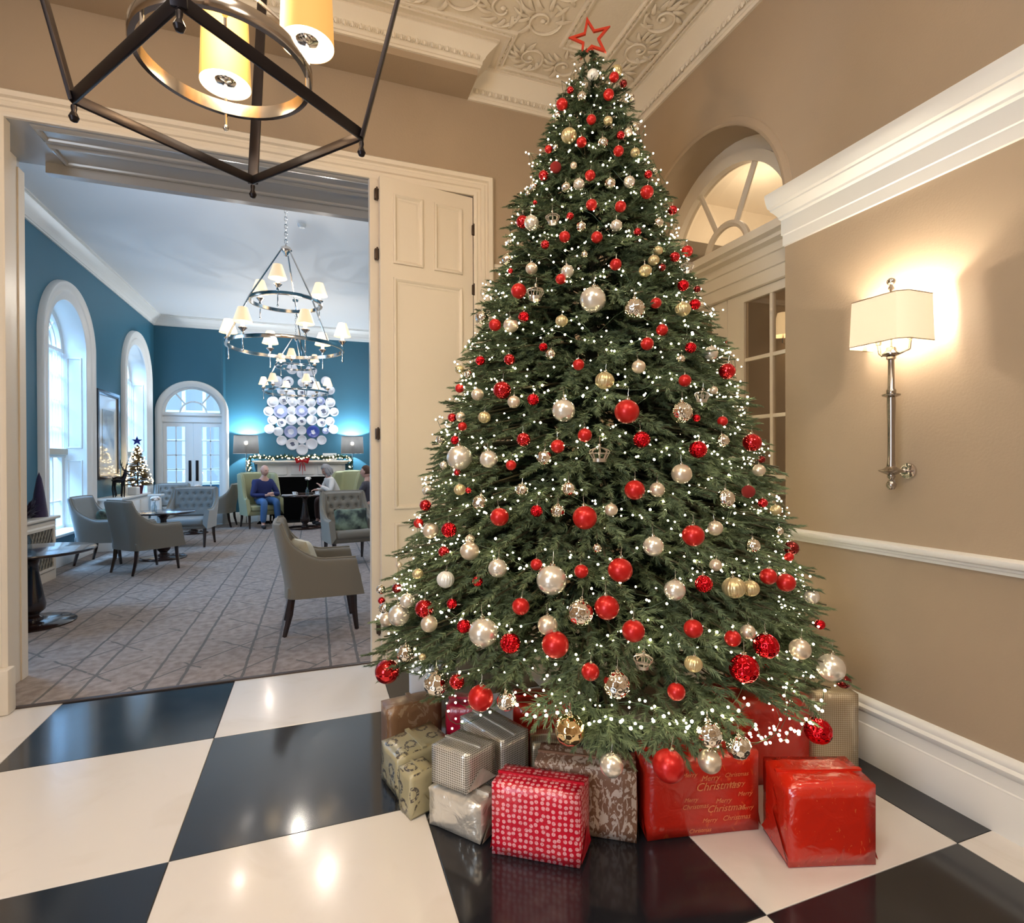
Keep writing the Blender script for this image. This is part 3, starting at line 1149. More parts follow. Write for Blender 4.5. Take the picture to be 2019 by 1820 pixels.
# arched french doors at the far end
d3 = struct(thing('door_3', None, None))
b = MB()
path = [(FAY - FAR, SY1, 0.0)] + [(a, SY1, z) for a, z in arc_pts(FAY, FAZ, FAR, 28)] + [(FAY + FAR, SY1, 0.0)]
b.molding(path, (0, -1, 0), [(-0.0, 0.0), (-0.0, 0.03), (-0.03, 0.035), (-0.05, 0.05), (-0.10, 0.055), (-0.125, 0.04), (-0.135, 0.0)])
b.build('door_architrave', WHITE, d3)
DY = SY1 + 0.10
b = MB()
b.box((FAY - FAR, DY - 0.05, 2.30), (FAY + FAR, DY + 0.05, 2.52))
b.rbox((FAY, DY - 0.05, 2.47), (2 * FAR, 0.08, 0.06), 0.01)
pth = [(FAY - FAR, DY, 2.4)] + [(a, DY, z) for a, z in arc_pts(FAY, FAZ, FAR, 28)] + [(FAY + FAR, DY, 2.4)]
b.molding(pth, (0, -1, 0), [(-0.0, -0.03), (0.0, 0.03), (0.05, 0.03), (0.05, -0.03)])
b.tube([(FAY + 0.26 * math.cos(PI * i / 20), DY, FAZ + 0.26 * math.sin(PI * i / 20)) for i in range(21)], 0.018, 6)
for a in (52, 128):
    a = math.radians(a)
    b.tube([(FAY + 0.26 * math.cos(a), DY, FAZ + 0.26 * math.sin(a)), (FAY + 0.57 * math.cos(a), DY, FAZ + 0.57 * math.sin(a))], 0.016, 6)
b.build('fan_light_frame', WHITE, d3)
pts = [(FAY - FAR, FAZ)] + arc_pts(FAY, FAZ, FAR - 0.02, 24)
g = MB()
g.add([(a, DY + 0.01, z) for a, z in pts[1:]], [tuple(range(25))], 0, False)
g.build('pane', WINDOWGLASS, d3)
for s in (-1, 1):
    x0, x1 = (FAY - FAR + 0.003, FAY - 0.003) if s < 0 else (FAY + 0.003, FAY + FAR - 0.003)
    lf = MB()
    lf.box((x0, DY - 0.022, 0.01), (x1, DY + 0.022, 0.62))
    lf.box((x0, DY - 0.022, 2.20), (x1, DY + 0.022, 2.30))
    wa, wb = (0.07, 0.16) if s < 0 else (0.16, 0.07)
    lf.box((x0, DY - 0.022, 0.62), (x0 + wa, DY + 0.022, 2.2))
    lf.box((x1 - wb, DY - 0.022, 0.62), (x1, DY + 0.022, 2.2))
    L_ = lf.build('door_leaf', WHITE, d3)
    mb = MB()
    xm = (x0 + wa + x1 - wb) / 2
    mb.box((xm - 0.011, DY - 0.015, 0.62), (xm + 0.011, DY + 0.015, 2.2))
    for k in range(1, 5):
        z = 0.62 + 1.58 * k / 5
        mb.box((x0 + wa, DY - 0.015, z - 0.011), (x1 - wb, DY + 0.015, z + 0.011))
    mb.build('glazing_bars', WHITE, L_)
    MB().box((x0 + wa, DY - 0.002, 0.62), (x1 - wb, DY + 0.002, 2.2)).build('pane', WINDOWGLASS, L_)
    MB().rbox((FAY + s * 0.07, DY - 0.028, 1.22), (0.055, 0.012, 0.46), 0.004).build('push_plate', BLACKIRON, L_)
# conservatory beyond the french doors
b = MB()
b.quad((-4.4, 14.0, 0), (-4.4, 18.2, 0), (-4.4, 18.2, 0.7), (-4.4, 14.0, 0.7))
b.quad((-1.0, 14.4, 0), (-1.0, 18.2, 0), (-1.0, 18.2, 4.2), (-1.0, 14.4, 4.2))
b.box((-4.4, 17.0, 0), (-1.0, 17.08, 0.8))
struct(b.build('wall_conservatory', TEAL))
b = MB()
for x in (-4.4, -3.9, -3.4, -2.9, -2.4, -1.9, -1.4):
    b.box((x - 0.04, 16.98, 0.8), (x + 0.04, 17.06, 4.2))
for z in (1.2, 2.0, 2.8, 3.6):
    b.box((-4.4, 16.99, z - 0.025), (-1.0, 17.05, z + 0.025))
b.box((-4.4, 16.9, 0.78), (-1.0, 17.1, 0.86))
for y in (14.4, 15.2, 16.0, 16.8):
    b.box((-4.44, y - 0.04, 0.7), (-4.36, y + 0.04, 4.2))
tag(b.build('window_5', WHITE), kind='structure')
struct(MB().box((-4.4, 14.0, -0.1), (-1.0, 17.1, 0.0)).build('floor_conservatory', TILEW))

# fireplace
STONE = mat('white_carved_stone', (0.72, 0.70, 0.66), 0.5, bump=0.1)
FB = mat('firebox_black', (0.004, 0.004, 0.004), 1.0, spec=0.0)
fp = thing('fireplace', 'white stone fireplace surround with black firebox under the wall plates', 'fireplace', (-0.30, SY2, 0))
MB().rbox((0, -0.17, 1.415), (2.16, 0.34, 0.05), 0.012).rbox((0, -0.15, 1.375), (2.06, 0.28, 0.04), 0.01).build('mantel_shelf', STONE, fp)
b = MB()
b.box((-0.98, -0.20, 1.05), (0.98, 0.0, 1.36))
b.build('frieze', STONE, fp)
for (x, w) in ((-0.62, 0.55), (0.0, 0.5), (0.62, 0.55)):
    MB().rbox((x, -0.205, 1.205), (w, 0.03, 0.22), 0.008).build('frieze_panel', STONE, fp)
for s in (-1, 1):
    b = MB()
    b.rbox((s * 0.82, -0.11, 0.55), (0.28, 0.22, 1.0), 0.01)
    b.rbox((s * 0.82, -0.12, 0.07), (0.32, 0.24, 0.14), 0.01)
    b.rbox((s * 0.82, -0.22, 0.58), (0.17, 0.02, 0.74), 0.008)
    b.build('jamb', STONE, fp)
b = MB()
b.box((-0.68, -0.19, 0.03), (0.68, -0.001, 1.05))
b.build('firebox', FB, fp)
MB().rbox((0, -0.33, 0.015), (1.9, 0.66, 0.03), 0.006).build('hearth', FB, fp)
# ------------------------------------------------------------------ furniture builders
FAB_TAUPE = mat('grey_beige_chair_fabric', (0.185, 0.165, 0.130), 0.9, bump=0.5, bscale=500, sheen=0.3)
FAB_PIPE = mat('grey_beige_piping', (0.24, 0.215, 0.17), 0.8)
FAB_GREY = mat('soft_grey_velvet', (0.20, 0.215, 0.215), 0.85, sheen=0.5)
FAB_GREEN = mat('pale_green_fabric', (0.30, 0.31, 0.17), 0.85, sheen=0.3)
FAB_SAGE = mat('sage_cushion_fabric', (0.18, 0.24, 0.18), 0.9, bump=0.3, bscale=200, col2=(0.02, 0.03, 0.03), vscale=7)
FAB_WHITE = mat('cream_cushion_fabric', (0.72, 0.68, 0.55), 0.9)


def smooth(t):
    t = max(0.0, min(1.0, t))
    return t * t * (3 - 2 * t)


def armchair(name, label, loc, rz, fabric=FAB_TAUPE, pipe=FAB_PIPE, tufted=False, wing=False, back=0.94, arm=0.63, w=0.62, group=None, cat='chair'):
    """faces local +x"""
    t = thing(name, label, cat, loc, rz, group)
    hw = w / 2
    # plan path, outer face: left arm front -> back -> right arm front
    P = []
    xf, xb = 0.28, -0.30
    rc = 0.13
    n1, nc, n2 = 14, 8, (36 if tufted else 12)
    for i in range(n1):
        P.append((xf - (xf - (xb + rc)) * i / n1, -hw))
    for i in range(nc):
        a = -PI / 2 - (PI / 2) * i / nc
        P.append((xb + rc + rc * math.cos(a), -hw + rc + rc * math.sin(a)))
    for i in range(n2 + 1):
        P.append((xb, -hw + rc + (w - 2 * rc) * i / n2))
    for i in range(1, nc + 1):
        a = PI - (PI / 2) * i / nc
        P.append((xb + rc + rc * math.cos(a), hw - rc + rc * math.sin(a)))
    for i in range(1, n1 + 1):
        P.append((xb + rc + (xf - xb - rc) * i / n1, hw))
    n = len(P)
    zb = 0.315 if not wing else 0.28
    th = 0.075
    lev = 34 if tufted else 12
    rows = []
    tops = []
    for i, (x, y) in enumerate(P):
        x0, y0 = P[max(0, i - 1)]
        x1, y1 = P[min(n - 1, i + 1)]
        d = Vector((x1 - x0, y1 - y0, 0)).normalized()
        nn = Vector((d.y, -d.x, 0))      # outward?
        if nn.dot(Vector((x - 0.05, y, 0))) < 0:
            nn = -nn
        inn = -nn
        # top height
        if wing:
            q = smooth((0.16 - x) / 0.22)
            top = arm + (back - arm) * q
            if abs(y) < hw * 0.8:
                top = back + 0.02 * math.cos(y / hw * 1.3)
        else:
            q = ((0.02 - x) / 0.26)
            q = max(0, min(1, q))
            q = 1 - math.sqrt(max(0, 1 - q * q)) if q < 1 else 1
            q = q * 0.85 + 0.15 * smooth((0.02 - x) / 0.26)
            top = arm + (back - arm) * q
            if abs(y) < hw * 0.7 and x < xb + 0.02:
                top = back + 0.006 * math.cos(y * 4)
        row = []

        def pos(fr, off, z):
            lean = 0.095 * max(0.0, (z - 0.42) / (back - 0.42)) ** 1.1 if x < 0.05 else 0.0
            if x >= 0.05:
                lean = 0.0
            lean *= smooth((0.08 - x) / 0.30)
            flare = 0.02 * smooth((z - zb) / 0.4)
            front = 0.0
            if x > xf - 0.12:
                kf = (x - (xf - 0.12)) / 0.12
                front = kf * (0.07 * (1 - (z - zb) / (arm - zb)) - 0.02)
            sgn = 1 if y > 0 else -1
            return Vector((x - lean + front, y + sgn * flare * (abs(y) / hw), z)) + inn * off
        for k in range(lev + 1):
            z = zb + (top - 0.03 - zb) * k / lev
            row.append(pos(0, 0.0, z))
        for a in (0.2, 0.5, 0.8):
            z = top - 0.03 + 0.03 * math.sin(a * PI)
            row.append(pos(0, th * (0.5 - 0.5 * math.cos(a * PI)), z))
        tops.append(row[-2])
        for k in range(lev + 1):
            z = top - 0.03 - (top - 0.03 - 0.40) * k / lev
            off = th
            if tufted and abs(y) < hw * 0.85 and x < xb + 0.08 and z > 0.5:
                off += 0.024
                for r_ in range(3):
                    for c_ in range(-2, 3):
                        ty = (c_ + (0.5 if r_ % 2 else 0)) * 0.115
                        tz = back - 0.11 - r_ * 0.11
                        dd = (y - ty) ** 2 + (z - tz) ** 2
                        off -= 0.034 * math.exp(-dd / 0.0010)
            row.append(pos(0, off, z))
        rows.append(row)
    b = MB()
    m = len(rows[0])
    vs = [v for r in rows for v in r]
    fs = [(i * m + j, i * m + j + 1, (i + 1) * m + j + 1, (i + 1) * m + j) for i in range(n - 1) for j in range(m - 1)]
    fs.append(tuple(range(m)))
    fs.append(tuple(range((n - 1) * m, n * m))[::-1])
    b.add(vs, fs, 0, True)
    # underside and seat deck
    b.rbox((0.0, 0, zb + 0.05), (0.56, w - 0.06, 0.10), 0.02)
    sh = b.build('shell', fabric, t, sharp=50)
    # seat cushion
    s = MB()
    s.rbox((0.035, 0, 0.425), (0.56, w - 2 * th - 0.005, 0.12), 0.045, 4)
    s.build('seat', fabric, t, sharp=60)
    # piping along the top edge and arm fronts
    p = MB()
    p.tube([v + Vector((0, 0, 0.004)) for v in tops], 0.0055, 6)
    p.build('piping', pipe, t)
    if tufted:
        for r_ in range(3):
            for c_ in range(-2, 3):
                ty = (c_ + (0.5 if r_ % 2 else 0)) * 0.115
                if abs(ty) > hw - 0.09:
                    continue
                tz = back - 0.11 - r_ * 0.11
                lean = 0.095 * ((tz - 0.42) / (back - 0.42)) ** 1.1
                MB().sphere((xb - lean + th + 0.002, ty, tz), 0.011, 8, 6).build('button', fabric, t)
    for (lx, ly, sx, sy) in ((0.24, hw - 0.06, 0.03, 0.0), (0.24, -hw + 0.06, 0.03, 0.0), (-0.24, hw - 0.07, -0.06, 0.01), (-0.24, -hw + 0.07, -0.06, -0.01)):
        l = MB()
        l.tube([(lx, ly, zb + 0.04), (lx + sx * 0.3, ly + sy * 0.3, 0.18), (lx + sx, ly + sy, 0.006)], [0.030, 0.024, 0.017], 4)
        l.build('leg', DARKWOOD, t, sharp=30)
    return t


def cushion(name, label, loc, rot, size, m_, cat='cushion'):
    b = MB()
    n = 14
    sx, sz = size
    for side in (1, -1):
        vs = []
        for i in range(n + 1):
            for j in range(n + 1):
                u, v = 2 * i / n - 1, 2 * j / n - 1
                d = 0.07 * (max(0, 1 - u ** 4) * max(0, 1 - v ** 4)) ** 0.5
                pin = 1 - 0.06 * (1 - abs(u * v))
                vs.append((side * d, u * sx / 2 * pin, v * sz / 2 * pin))
        fs = [(i * (n + 1) + j, i * (n + 1) + j + 1, (i + 1) * (n + 1) + j + 1, (i + 1) * (n + 1) + j) for i in range(n) for j in range(n)]
        b.add(vs, fs, 0, True)
    o = b.build(name, m_, loc=loc, rot=rot, sharp=80)
    return tag(o, label, cat)


def pedestal_table(name, label, loc, r=0.42, h=0.70, base=0.29, baluster=True, group=None, col=DARKWOOD):
    t = thing(name, label, 'table', loc, 0, group)
    MB().lathe([(0, -0.03), (r - 0.03, -0.03), (r - 0.006, -0.022), (r, -0.012), (r - 0.004, -0.002), (r - 0.012, 0), (0, 0)], (0, 0, h), 48).build('tabletop', col, t)
    MB().lathe([(0.10, h - 0.03), (0.10, h - 0.05), (0.055, h - 0.09), (0.04, h - 0.13), (0.045, h - 0.20), (0.075, h * 0.42), (0.095, h * 0.27), (0.088, h * 0.20), (0.05, 0.10), (0.05, 0.085), (0.075, 0.07), (0.078, 0.045)], (0, 0, 0), 28).build('column', col, t)
    MB().lathe([(0, 0.008), (base, 0.008), (base, 0.020), (base - 0.02, 0.034), (0.08, 0.05), (0, 0.05)], (0, 0, 0), 40).build('base', col, t)
    return t


C = 'grey beige tub armchair'
armchair('armchair', 'grey beige armchair alone on the carpet nearest the hall doorway, its back to the left', (0.045, 5.02, 0), 0.03)
cushion('cushion', 'small cream cushion in the armchair nearest the hall doorway', (-0.10, 5.16, 0.60), (0.0, -0.35, 0.4), (0.34, 0.30), FAB_WHITE)
armchair('armchair', 'taupe armchair seen from behind at the left round table, in front of the blue one', (-2.10, 8.32, 0), 0.74)
armchair('armchair', 'blue lit armchair at the left window behind the pedestal table', (-2.80, 9.22, 0), -0.12, fabric=FAB_GREY)
cushion('cushion', 'sage patterned cushion in the blue lit armchair by the window', (-2.84, 9.26, 0.60), (0.0, -0.30, 0.1), (0.36, 0.32), FAB_SAGE)
armchair('armchair', 'buttoned grey armchair facing the hall behind the left round table', (-2.02, 10.45, 0), -PI / 2 - 0.12, fabric=FAB_GREY, tufted=True, w=0.74, back=0.98)
armchair('armchair', 'pale green grey armchair at the far table, facing left, in front of the french doors', (-1.99, 13.22, 0), PI - 0.1, fabric=FAB_TAUPE)
armchair('armchair', 'buttoned pale blue armchair beside the far table at the french doors', (-2.75, 12.95, 0), -PI / 2 + 0.35, fabric=FAB_GREY, tufted=True, w=0.66, back=0.96)
armchair('armchair', 'buttoned taupe armchair with green cushion, right of the doorway opening', (0.44, 7.95, 0), -PI / 2 + 0.22, tufted=True, w=0.66, back=0.99)
cushion('cushion', 'green cushion with dark round motif in the buttoned taupe armchair', (0.46, 7.84, 0.60), (0.0, -0.25, -PI / 2 + 0.22), (0.46, 0.34), FAB_SAGE)
WL = armchair('wing_chair', 'pale green wing chair the man in jeans sits in, left of the fireplace', (-1.13, 12.86, 0), -PI / 2 + 0.42, fabric=FAB_GREEN, pipe=FAB_GREEN, wing=True, back=1.16, arm=0.64, w=0.74)
armchair('wing_chair', 'pale green wing chair right of the fireplace, behind the grey chair', (0.62, 12.92, 0), -PI / 2 - 0.75, fabric=FAB_GREEN, pipe=FAB_GREEN, wing=True, back=1.18, arm=0.64, w=0.74)
armchair('armchair', 'grey armchair behind the man at the right edge of the doorway', (0.72, 11.9, 0), PI - 0.15, fabric=FAB_GREY, w=0.66, back=0.95)

T1 = pedestal_table('pedestal_table', 'dark baluster pedestal table with round top beside the left jamb', (-2.36, 5.93, 0), r=0.46, h=0.665, base=0.31)
T2 = pedestal_table('round_table', 'dark round table with a white flower in a glass bottle', (-2.12, 9.25, 0), r=0.42, h=0.70, base=0.30)
T3 = pedestal_table('round_table', 'dark round table far back in front of the french doors', (-2.28, 12.2, 0), r=0.40, h=0.70, base=0.26)
T4 = pedestal_table('round_table', 'black round table laid with cups before the fireplace', (-0.22, 12.25, 0), r=0.50, h=0.72, base=0.36)

# things on the tables
BOTTLE = glass_mat('clear_bottle_glass', (0.82, 0.9, 0.95), 0.18)
STEM = mat('green_stem', (0.05, 0.12, 0.03), 0.6)
PETAL = mat('white_petals', (0.85, 0.78, 0.72), 0.6)
CHINA = mat('white_china', (0.82, 0.82, 0.82), 0.2)


def flower_bottle(loc, label, s=1.0, fz=0.30):
    t = thing('bottle_vase', label, 'vase', loc)
    MB().lathe([(0, 0.0), (0.038 * s, 0.0), (0.042 * s, 0.02), (0.042 * s, 0.11 * s), (0.018 * s, 0.15 * s), (0.016 * s, 0.18 * s), (0.020 * s, 0.185 * s)], (0, 0, 0.001), 18).build('bottle', BOTTLE, t)
    MB().tube([(0, 0, 0.02), (0.01, 0, fz * 0.6), (0.015, 0, fz - 0.02)], 0.003, 6).build('stem', STEM, t)
    f = MB()
    for k in range(14):
        a = k * 2.4
        r_ = 0.012 + 0.032 * (k / 14)
        f.sphere((0.015 + r_ * math.cos(a), r_ * math.sin(a) * 1.0, fz + 0.012 * math.cos(k)), 0.030, 8, 5, (1, 1, 0.55), mat=Matrix.Rotation(a, 4, 'Z') @ Matrix.Rotation(0.7, 4, 'Y'))
    f.build('flower_head', PETAL, t)
    return t


flower_bottle((-2.20, 9.10, 0.70), 'glass bottle with one white flower on the left round table', 0.8, 0.20)
flower_bottle((-0.17, 12.05, 0.72), 'bottle with a cream flower on the black table before the fireplace', 0.9, 0.34)
flower_bottle((-2.20, 12.05, 0.70), 'slim glass bottle on the far round table', 0.8, 0.24)


def cup(loc, label):
    t = thing('cup', label, 'cup', loc)
    MB().lathe([(0, 0), (0.035, 0), (0.075, 0.010), (0.072, 0.013), (0.03, 0.006)], (0, 0, 0.001), 20).build('saucer', CHINA, t)
    MB().lathe([(0, 0.012), (0.024, 0.012), (0.036, 0.04), (0.042, 0.070), (0.039, 0.070), (0.032, 0.04), (0.02, 0.018)], (0, 0, 0), 20).build('bowl', CHINA, t)
    MB().tube([(0.040, 0, 0.06), (0.062, 0, 0.055), (0.060, 0, 0.035), (0.036, 0, 0.03)], 0.004, 6).build('handle', CHINA, t)


cup((-0.42, 12.05, 0.72), 'white cup and saucer left of the flower on the black table')
cup((0.02, 12.02, 0.72), 'white cup and saucer right of the flower on the black table')
t = thing('napkin', 'folded white napkin at the left edge of the black table', 'napkin', (-0.56, 12.02, 0.721))
MB().rbox((0, 0, 0.008), (0.20, 0.10, 0.016), 0.006).build('cloth', CHINA, t)
t = thing('napkin', 'folded white napkin at the right edge of the black table', 'napkin', (0.16, 11.98, 0.721))
MB().rbox((0, 0, 0.010), (0.22, 0.10, 0.02), 0.006).build('cloth', CHINA, t)
t = thing('serving_tray', 'low tray behind the cups on the black table', 'tray', (-0.2, 12.42, 0.721))
MB().rbox((0, 0, 0.012), (0.48, 0.16, 0.02), 0.006).build('tray_board', DARKWOOD, t)
# on the near pedestal table
t = thing('menu_box', 'brown box on the near pedestal table', 'box', (-2.50, 5.83, 0.6655))
MB().rbox((0, 0, 0.05), (0.17, 0.11, 0.10), 0.006).build('box_body', mat('brown_leather', (0.09, 0.03, 0.02), 0.5), t)
t = thing('glass_jar', 'clear glass jar beside the brown box on the near pedestal table', 'jar', (-2.36, 5.78, 0.6655))
MB().lathe([(0, 0), (0.05, 0), (0.055, 0.02), (0.055, 0.10), (0.045, 0.12), (0.045, 0.135)], (0, 0, 0), 20).build('jar_body', BOTTLE, t)
MB().tube([(0.0, 0, 0.03), (0.0, 0.005, 0.18), (0.02, 0.01, 0.26)], 0.004, 6).build('spoon', BLACKIRON, t)

# radiator cover by the left wall
LATT = mat('grille_beige', (0.30, 0.27, 0.21), 0.7)
rc_ = thing('radiator_cover', 'cream radiator cover with lattice grille along the left salon wall', 'radiator cover', (SXL, 6.9, 0))
MB().rbox((0.15, 0, 0.76), (0.33, 2.66, 0.035), 0.008).build('top', CREAM, rc_)
b = MB()
b.box((0.0, -1.28, 0.007), (0.28, 1.28, 0.74))
b.build('body', CREAM, rc_)
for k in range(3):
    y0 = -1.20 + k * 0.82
    MB().box((0.28, y0, 0.14), (0.284, y0 + 0.76, 0.66)).build('grille_backing', mat('grille_shadow_%d' % k, (0.10, 0.09, 0.075), 0.8), rc_)  # dark sheet paints the shade inside the cover behind the lattice
    m_ = MB()
    for q in range(11):
        for sg in (1, -1):
            z0 = 0.14
            ya = y0 + 0.38 + sg * (q * 0.076 - 0.38)
            yb_ = ya + sg * 0.30
            z1 = 0.66
            if yb_ > y0 + 0.76:
                z1 = 0.14 + 0.52 * (y0 + 0.76 - ya) / 0.30
                yb_ = y0 + 0.76
            if yb_ < y0:
                z1 = 0.14 + 0.52 * (ya - y0) / 0.30
                yb_ = y0
            m_.tube([(0.288, ya, z0), (0.288, yb_, z1)], 0.006, 4)
    tag(m_.build('lattice', LATT, rc_), kind='stuff')
    fm = MB()
    fm.molding([(0.285, y0, 0.14), (0.285, y0 + 0.76, 0.14), (0.285, y0 + 0.76, 0.66), (0.285, y0, 0.66)], (1, 0, 0), [(-0.03, 0), (-0.028, 0.014), (0.0, 0.016), (0.02, 0.0)], closed=True)
    fm.build('grille_frame', CREAM, rc_)
# dark feather bush and purple cone on it
PURP = mat('dark_purple_velvet', (0.02, 0.008, 0.045), 0.8, sheen=0.4)
o = MB().lathe([(0, 0), (0.085, 0), (0.075, 0.08), (0.05, 0.30), (0.025, 0.46), (0.0, 0.54)], (0, 0, 0), 20).build('cone_ornament', PURP, loc=(-3.12, 8.02, 0.7785))
tag(o, 'tall dark purple cone tree standing on the radiator cover', 'decoration')
b = MB()
rr = random.Random(3)
for k in range(90):
    a, e = rr.uniform(0, 2 * PI), rr.uniform(0.0, 1.3)
    l_ = rr.uniform(0.16, 0.30)
    d_ = Vector((math.cos(a) * math.cos(e) * 0.5, math.sin(a) * math.cos(e), math.sin(e)))
    p0 = Vector((0, rr.uniform(-0.1, 0.1), 0.02))
    b.tube([p0, p0 + d_ * l_ * 0.6, p0 + d_ * l_ + Vector((0, 0, -0.03))], [0.008, 0.022, 0.003], 5, flat=0.35)
o = b.build('dark_foliage', mat('black_purple_leaves', (0.025, 0.018, 0.035), 0.5), loc=(-3.12, 7.66, 0.778))
tag(o, 'low dark feathery plant on the radiator cover beside the jamb', 'plant')

# console between the windows with reindeer and small tree
cs = thing('console_cabinet', 'white console cabinet under the framed picture between the windows', 'cabinet', (SXL + 0.012, 11.0, 0))
MB().rbox((0.19, 0, 0.835), (0.40, 1.60, 0.035), 0.008).build('top', WHITE, cs)
MB().box((0.03, -0.75, 0.007), (0.35, 0.75, 0.815)).build('body', WHITE, cs)
for k in range(3):
    MB().rbox((0.355, -0.5 + k * 0.5, 0.42), (0.02, 0.44, 0.68), 0.006).build('door', WHITE, cs)


def reindeer(loc, rz, s, label):
    b = MB()
    b.tube([(-0.09, 0, 0.27), (-0.03, 0, 0.285), (0.05, 0, 0.28), (0.10, 0, 0.30)], [0.028, 0.036, 0.036, 0.028], 8)
    b.tube([(0.09, 0, 0.29), (0.12, 0, 0.36), (0.14, 0, 0.41)], [0.026, 0.018, 0.016], 8)
    b.tube([(0.125, 0, 0.41), (0.165, 0, 0.40), (0.20, 0, 0.385)], [0.018, 0.017, 0.010], 8)
    for (x, y) in ((-0.08, 0.018), (-0.08, -0.018), (0.08, 0.018), (0.08, -0.018)):
        k_ = -0.018 if x < 0 else 0.008
        b.tube([(x, y, 0.27), (x + k_, y * 1.2, 0.14), (x - k_ * 0.3, y * 1.4, 0.0)], [0.017, 0.009, 0.008], 6)
    for sy in (-1, 1):
        b.tube([(0.13, sy * 0.01, 0.42), (0.10, sy * 0.05, 0.50), (0.12, sy * 0.07, 0.58)], [0.007, 0.006, 0.003], 5)
        b.tube([(0.105, sy * 0.045, 0.49), (0.15, sy * 0.06, 0.54)], [0.005, 0.003], 5)
        b.tube([(0.125, sy * 0.014, 0.415), (0.115, sy * 0.045, 0.425)], [0.007, 0.004], 5)
    b.tube([(-0.11, 0, 0.28), (-0.125, 0, 0.30)], [0.012, 0.005], 5)
    o = b.build('reindeer_figure', BLACKIRON, loc=loc, rot=(0, 0, rz))
    o.scale = (s, s, s)
    return tag(o, label, 'figurine')


reindeer((-3.02, 10.45, 0.853), -0.4, 0.95, 'tall dark reindeer figure on the white console, nearer the hall')
reindeer((-3.12, 10.80, 0.853), -0.6, 1.05, 'dark reindeer figure behind the first one on the white console')

FIR_S = mat('small_tree_needles', (0.10, 0.075, 0.035), 0.7)
GLOW = mat('warm_fairy_bulb', (1, 0.85, 0.6), 0.5, emit=(1.0, 0.76, 0.42), estr=9.0)
st = thing('tabletop_christmas_tree', 'small lit tabletop christmas tree with a blue star on the white console', 'christmas tree', (-3.02, 11.45, 0.853))
b = MB()
rr = random.Random(5)
for k in range(420):
    z = rr.uniform(0.16, 0.86)
    a = rr.uniform(0, 2 * PI)
    R_ = 0.235 * (1 - (z - 0.14) / 0.78) + 0.02
    r0 = rr.uniform(0.1, 0.6) * R_
    b.tube([(r0 * math.cos(a), r0 * math.sin(a), z), (R_ * math.cos(a), R_ * math.sin(a), z - 0.02)], [0.016, 0.004], 4, flat=0.5)
tag(b.build('branches', FIR_S, st), kind='stuff')
b = MB()
for k in range(150):
    z = rr.uniform(0.15, 0.84)
    a = rr.uniform(0, 2 * PI)
    R_ = 0.235 * (1 - (z - 0.14) / 0.78) + 0.025
    b.sphere((R_ * math.cos(a), R_ * math.sin(a), z), 0.011, 6, 4)
tag(b.build('fairy_bulbs', GLOW, st), kind='stuff')
MB().lathe([(0, 0), (0.07, 0), (0.09, 0.15), (0.085, 0.15), (0.0, 0.14)], (0, 0, 0.0), 20).build('pot', mat('plum_pot', (0.10, 0.01, 0.04), 0.4), st)
MB().tube([(0, 0, 0.1), (0, 0, 0.88)], 0.012, 6).build('trunk', DARKWOOD, st)


def star_poly(R_, r_, n=5):
    return [((R_ if k % 2 == 0 else r_) * math.sin(PI * k / n), (R_ if k % 2 == 0 else r_) * math.cos(PI * k / n)) for k in range(2 * n)]


MS = Matrix.Translation((0, -0.01, 0.95)) @ Matrix.Rotation(PI / 2, 4, 'X')
MB().prism(star_poly(0.085, 0.035), 0.02, MS).build('star', mat('deep_blue_star', (0.01, 0.03, 0.35), 0.4), st)
wp = thing('white_gift_bags', 'white wrapped parcel at the foot of the small lit tree', 'parcel', (-2.99, 11.12, 0.853))
MB().rbox((0, 0, 0.07), (0.14, 0.20, 0.14), 0.02, 3).build('paper', WHITE, wp)
vz = thing('white_lantern_stand', 'tall narrow white stand behind the left round table', 'stand', (-2.52, 10.55, 0))
MB().rbox((0, 0, 0.43), (0.13, 0.13, 0.85), 0.01).rbox((0, 0, 0.87), (0.2, 0.2, 0.03), 0.006).rbox((0, 0, 0.02), (0.19, 0.19, 0.025), 0.006).build('stand_body', WHITE, vz)

# framed picture on the left wall
pf = thing('framed_picture', 'black framed picture with pale mount between the salon windows', 'picture', (SXL + 0.001, 10.88, 1.88))
b = MB()
b.molding([(0, -0.44, -0.66), (0, 0.44, -0.66), (0, 0.44, 0.66), (0, -0.44, 0.66)], (1, 0, 0), [(-0.01, 0), (-0.01, 0.03), (0.03, 0.04), (0.07, 0.035), (0.075, 0)], closed=True)
b.build('frame', mat('black_frame', (0.01, 0.01, 0.02), 0.3, coat=0.4), pf)
MB().box((0.002, -0.44, -0.66), (0.012, 0.44, 0.66)).build('mount', mat('pale_picture_mount', (0.62, 0.58, 0.48), 0.3, coat=0.6), pf)
MB().box((0.012, -0.27, -0.42), (0.016, 0.27, 0.42)).build('print', mat('grey_landscape_print', (0.16, 0.18, 0.17), 0.3, coat=0.6, col2=(0.40, 0.40, 0.34), vscale=4), pf)
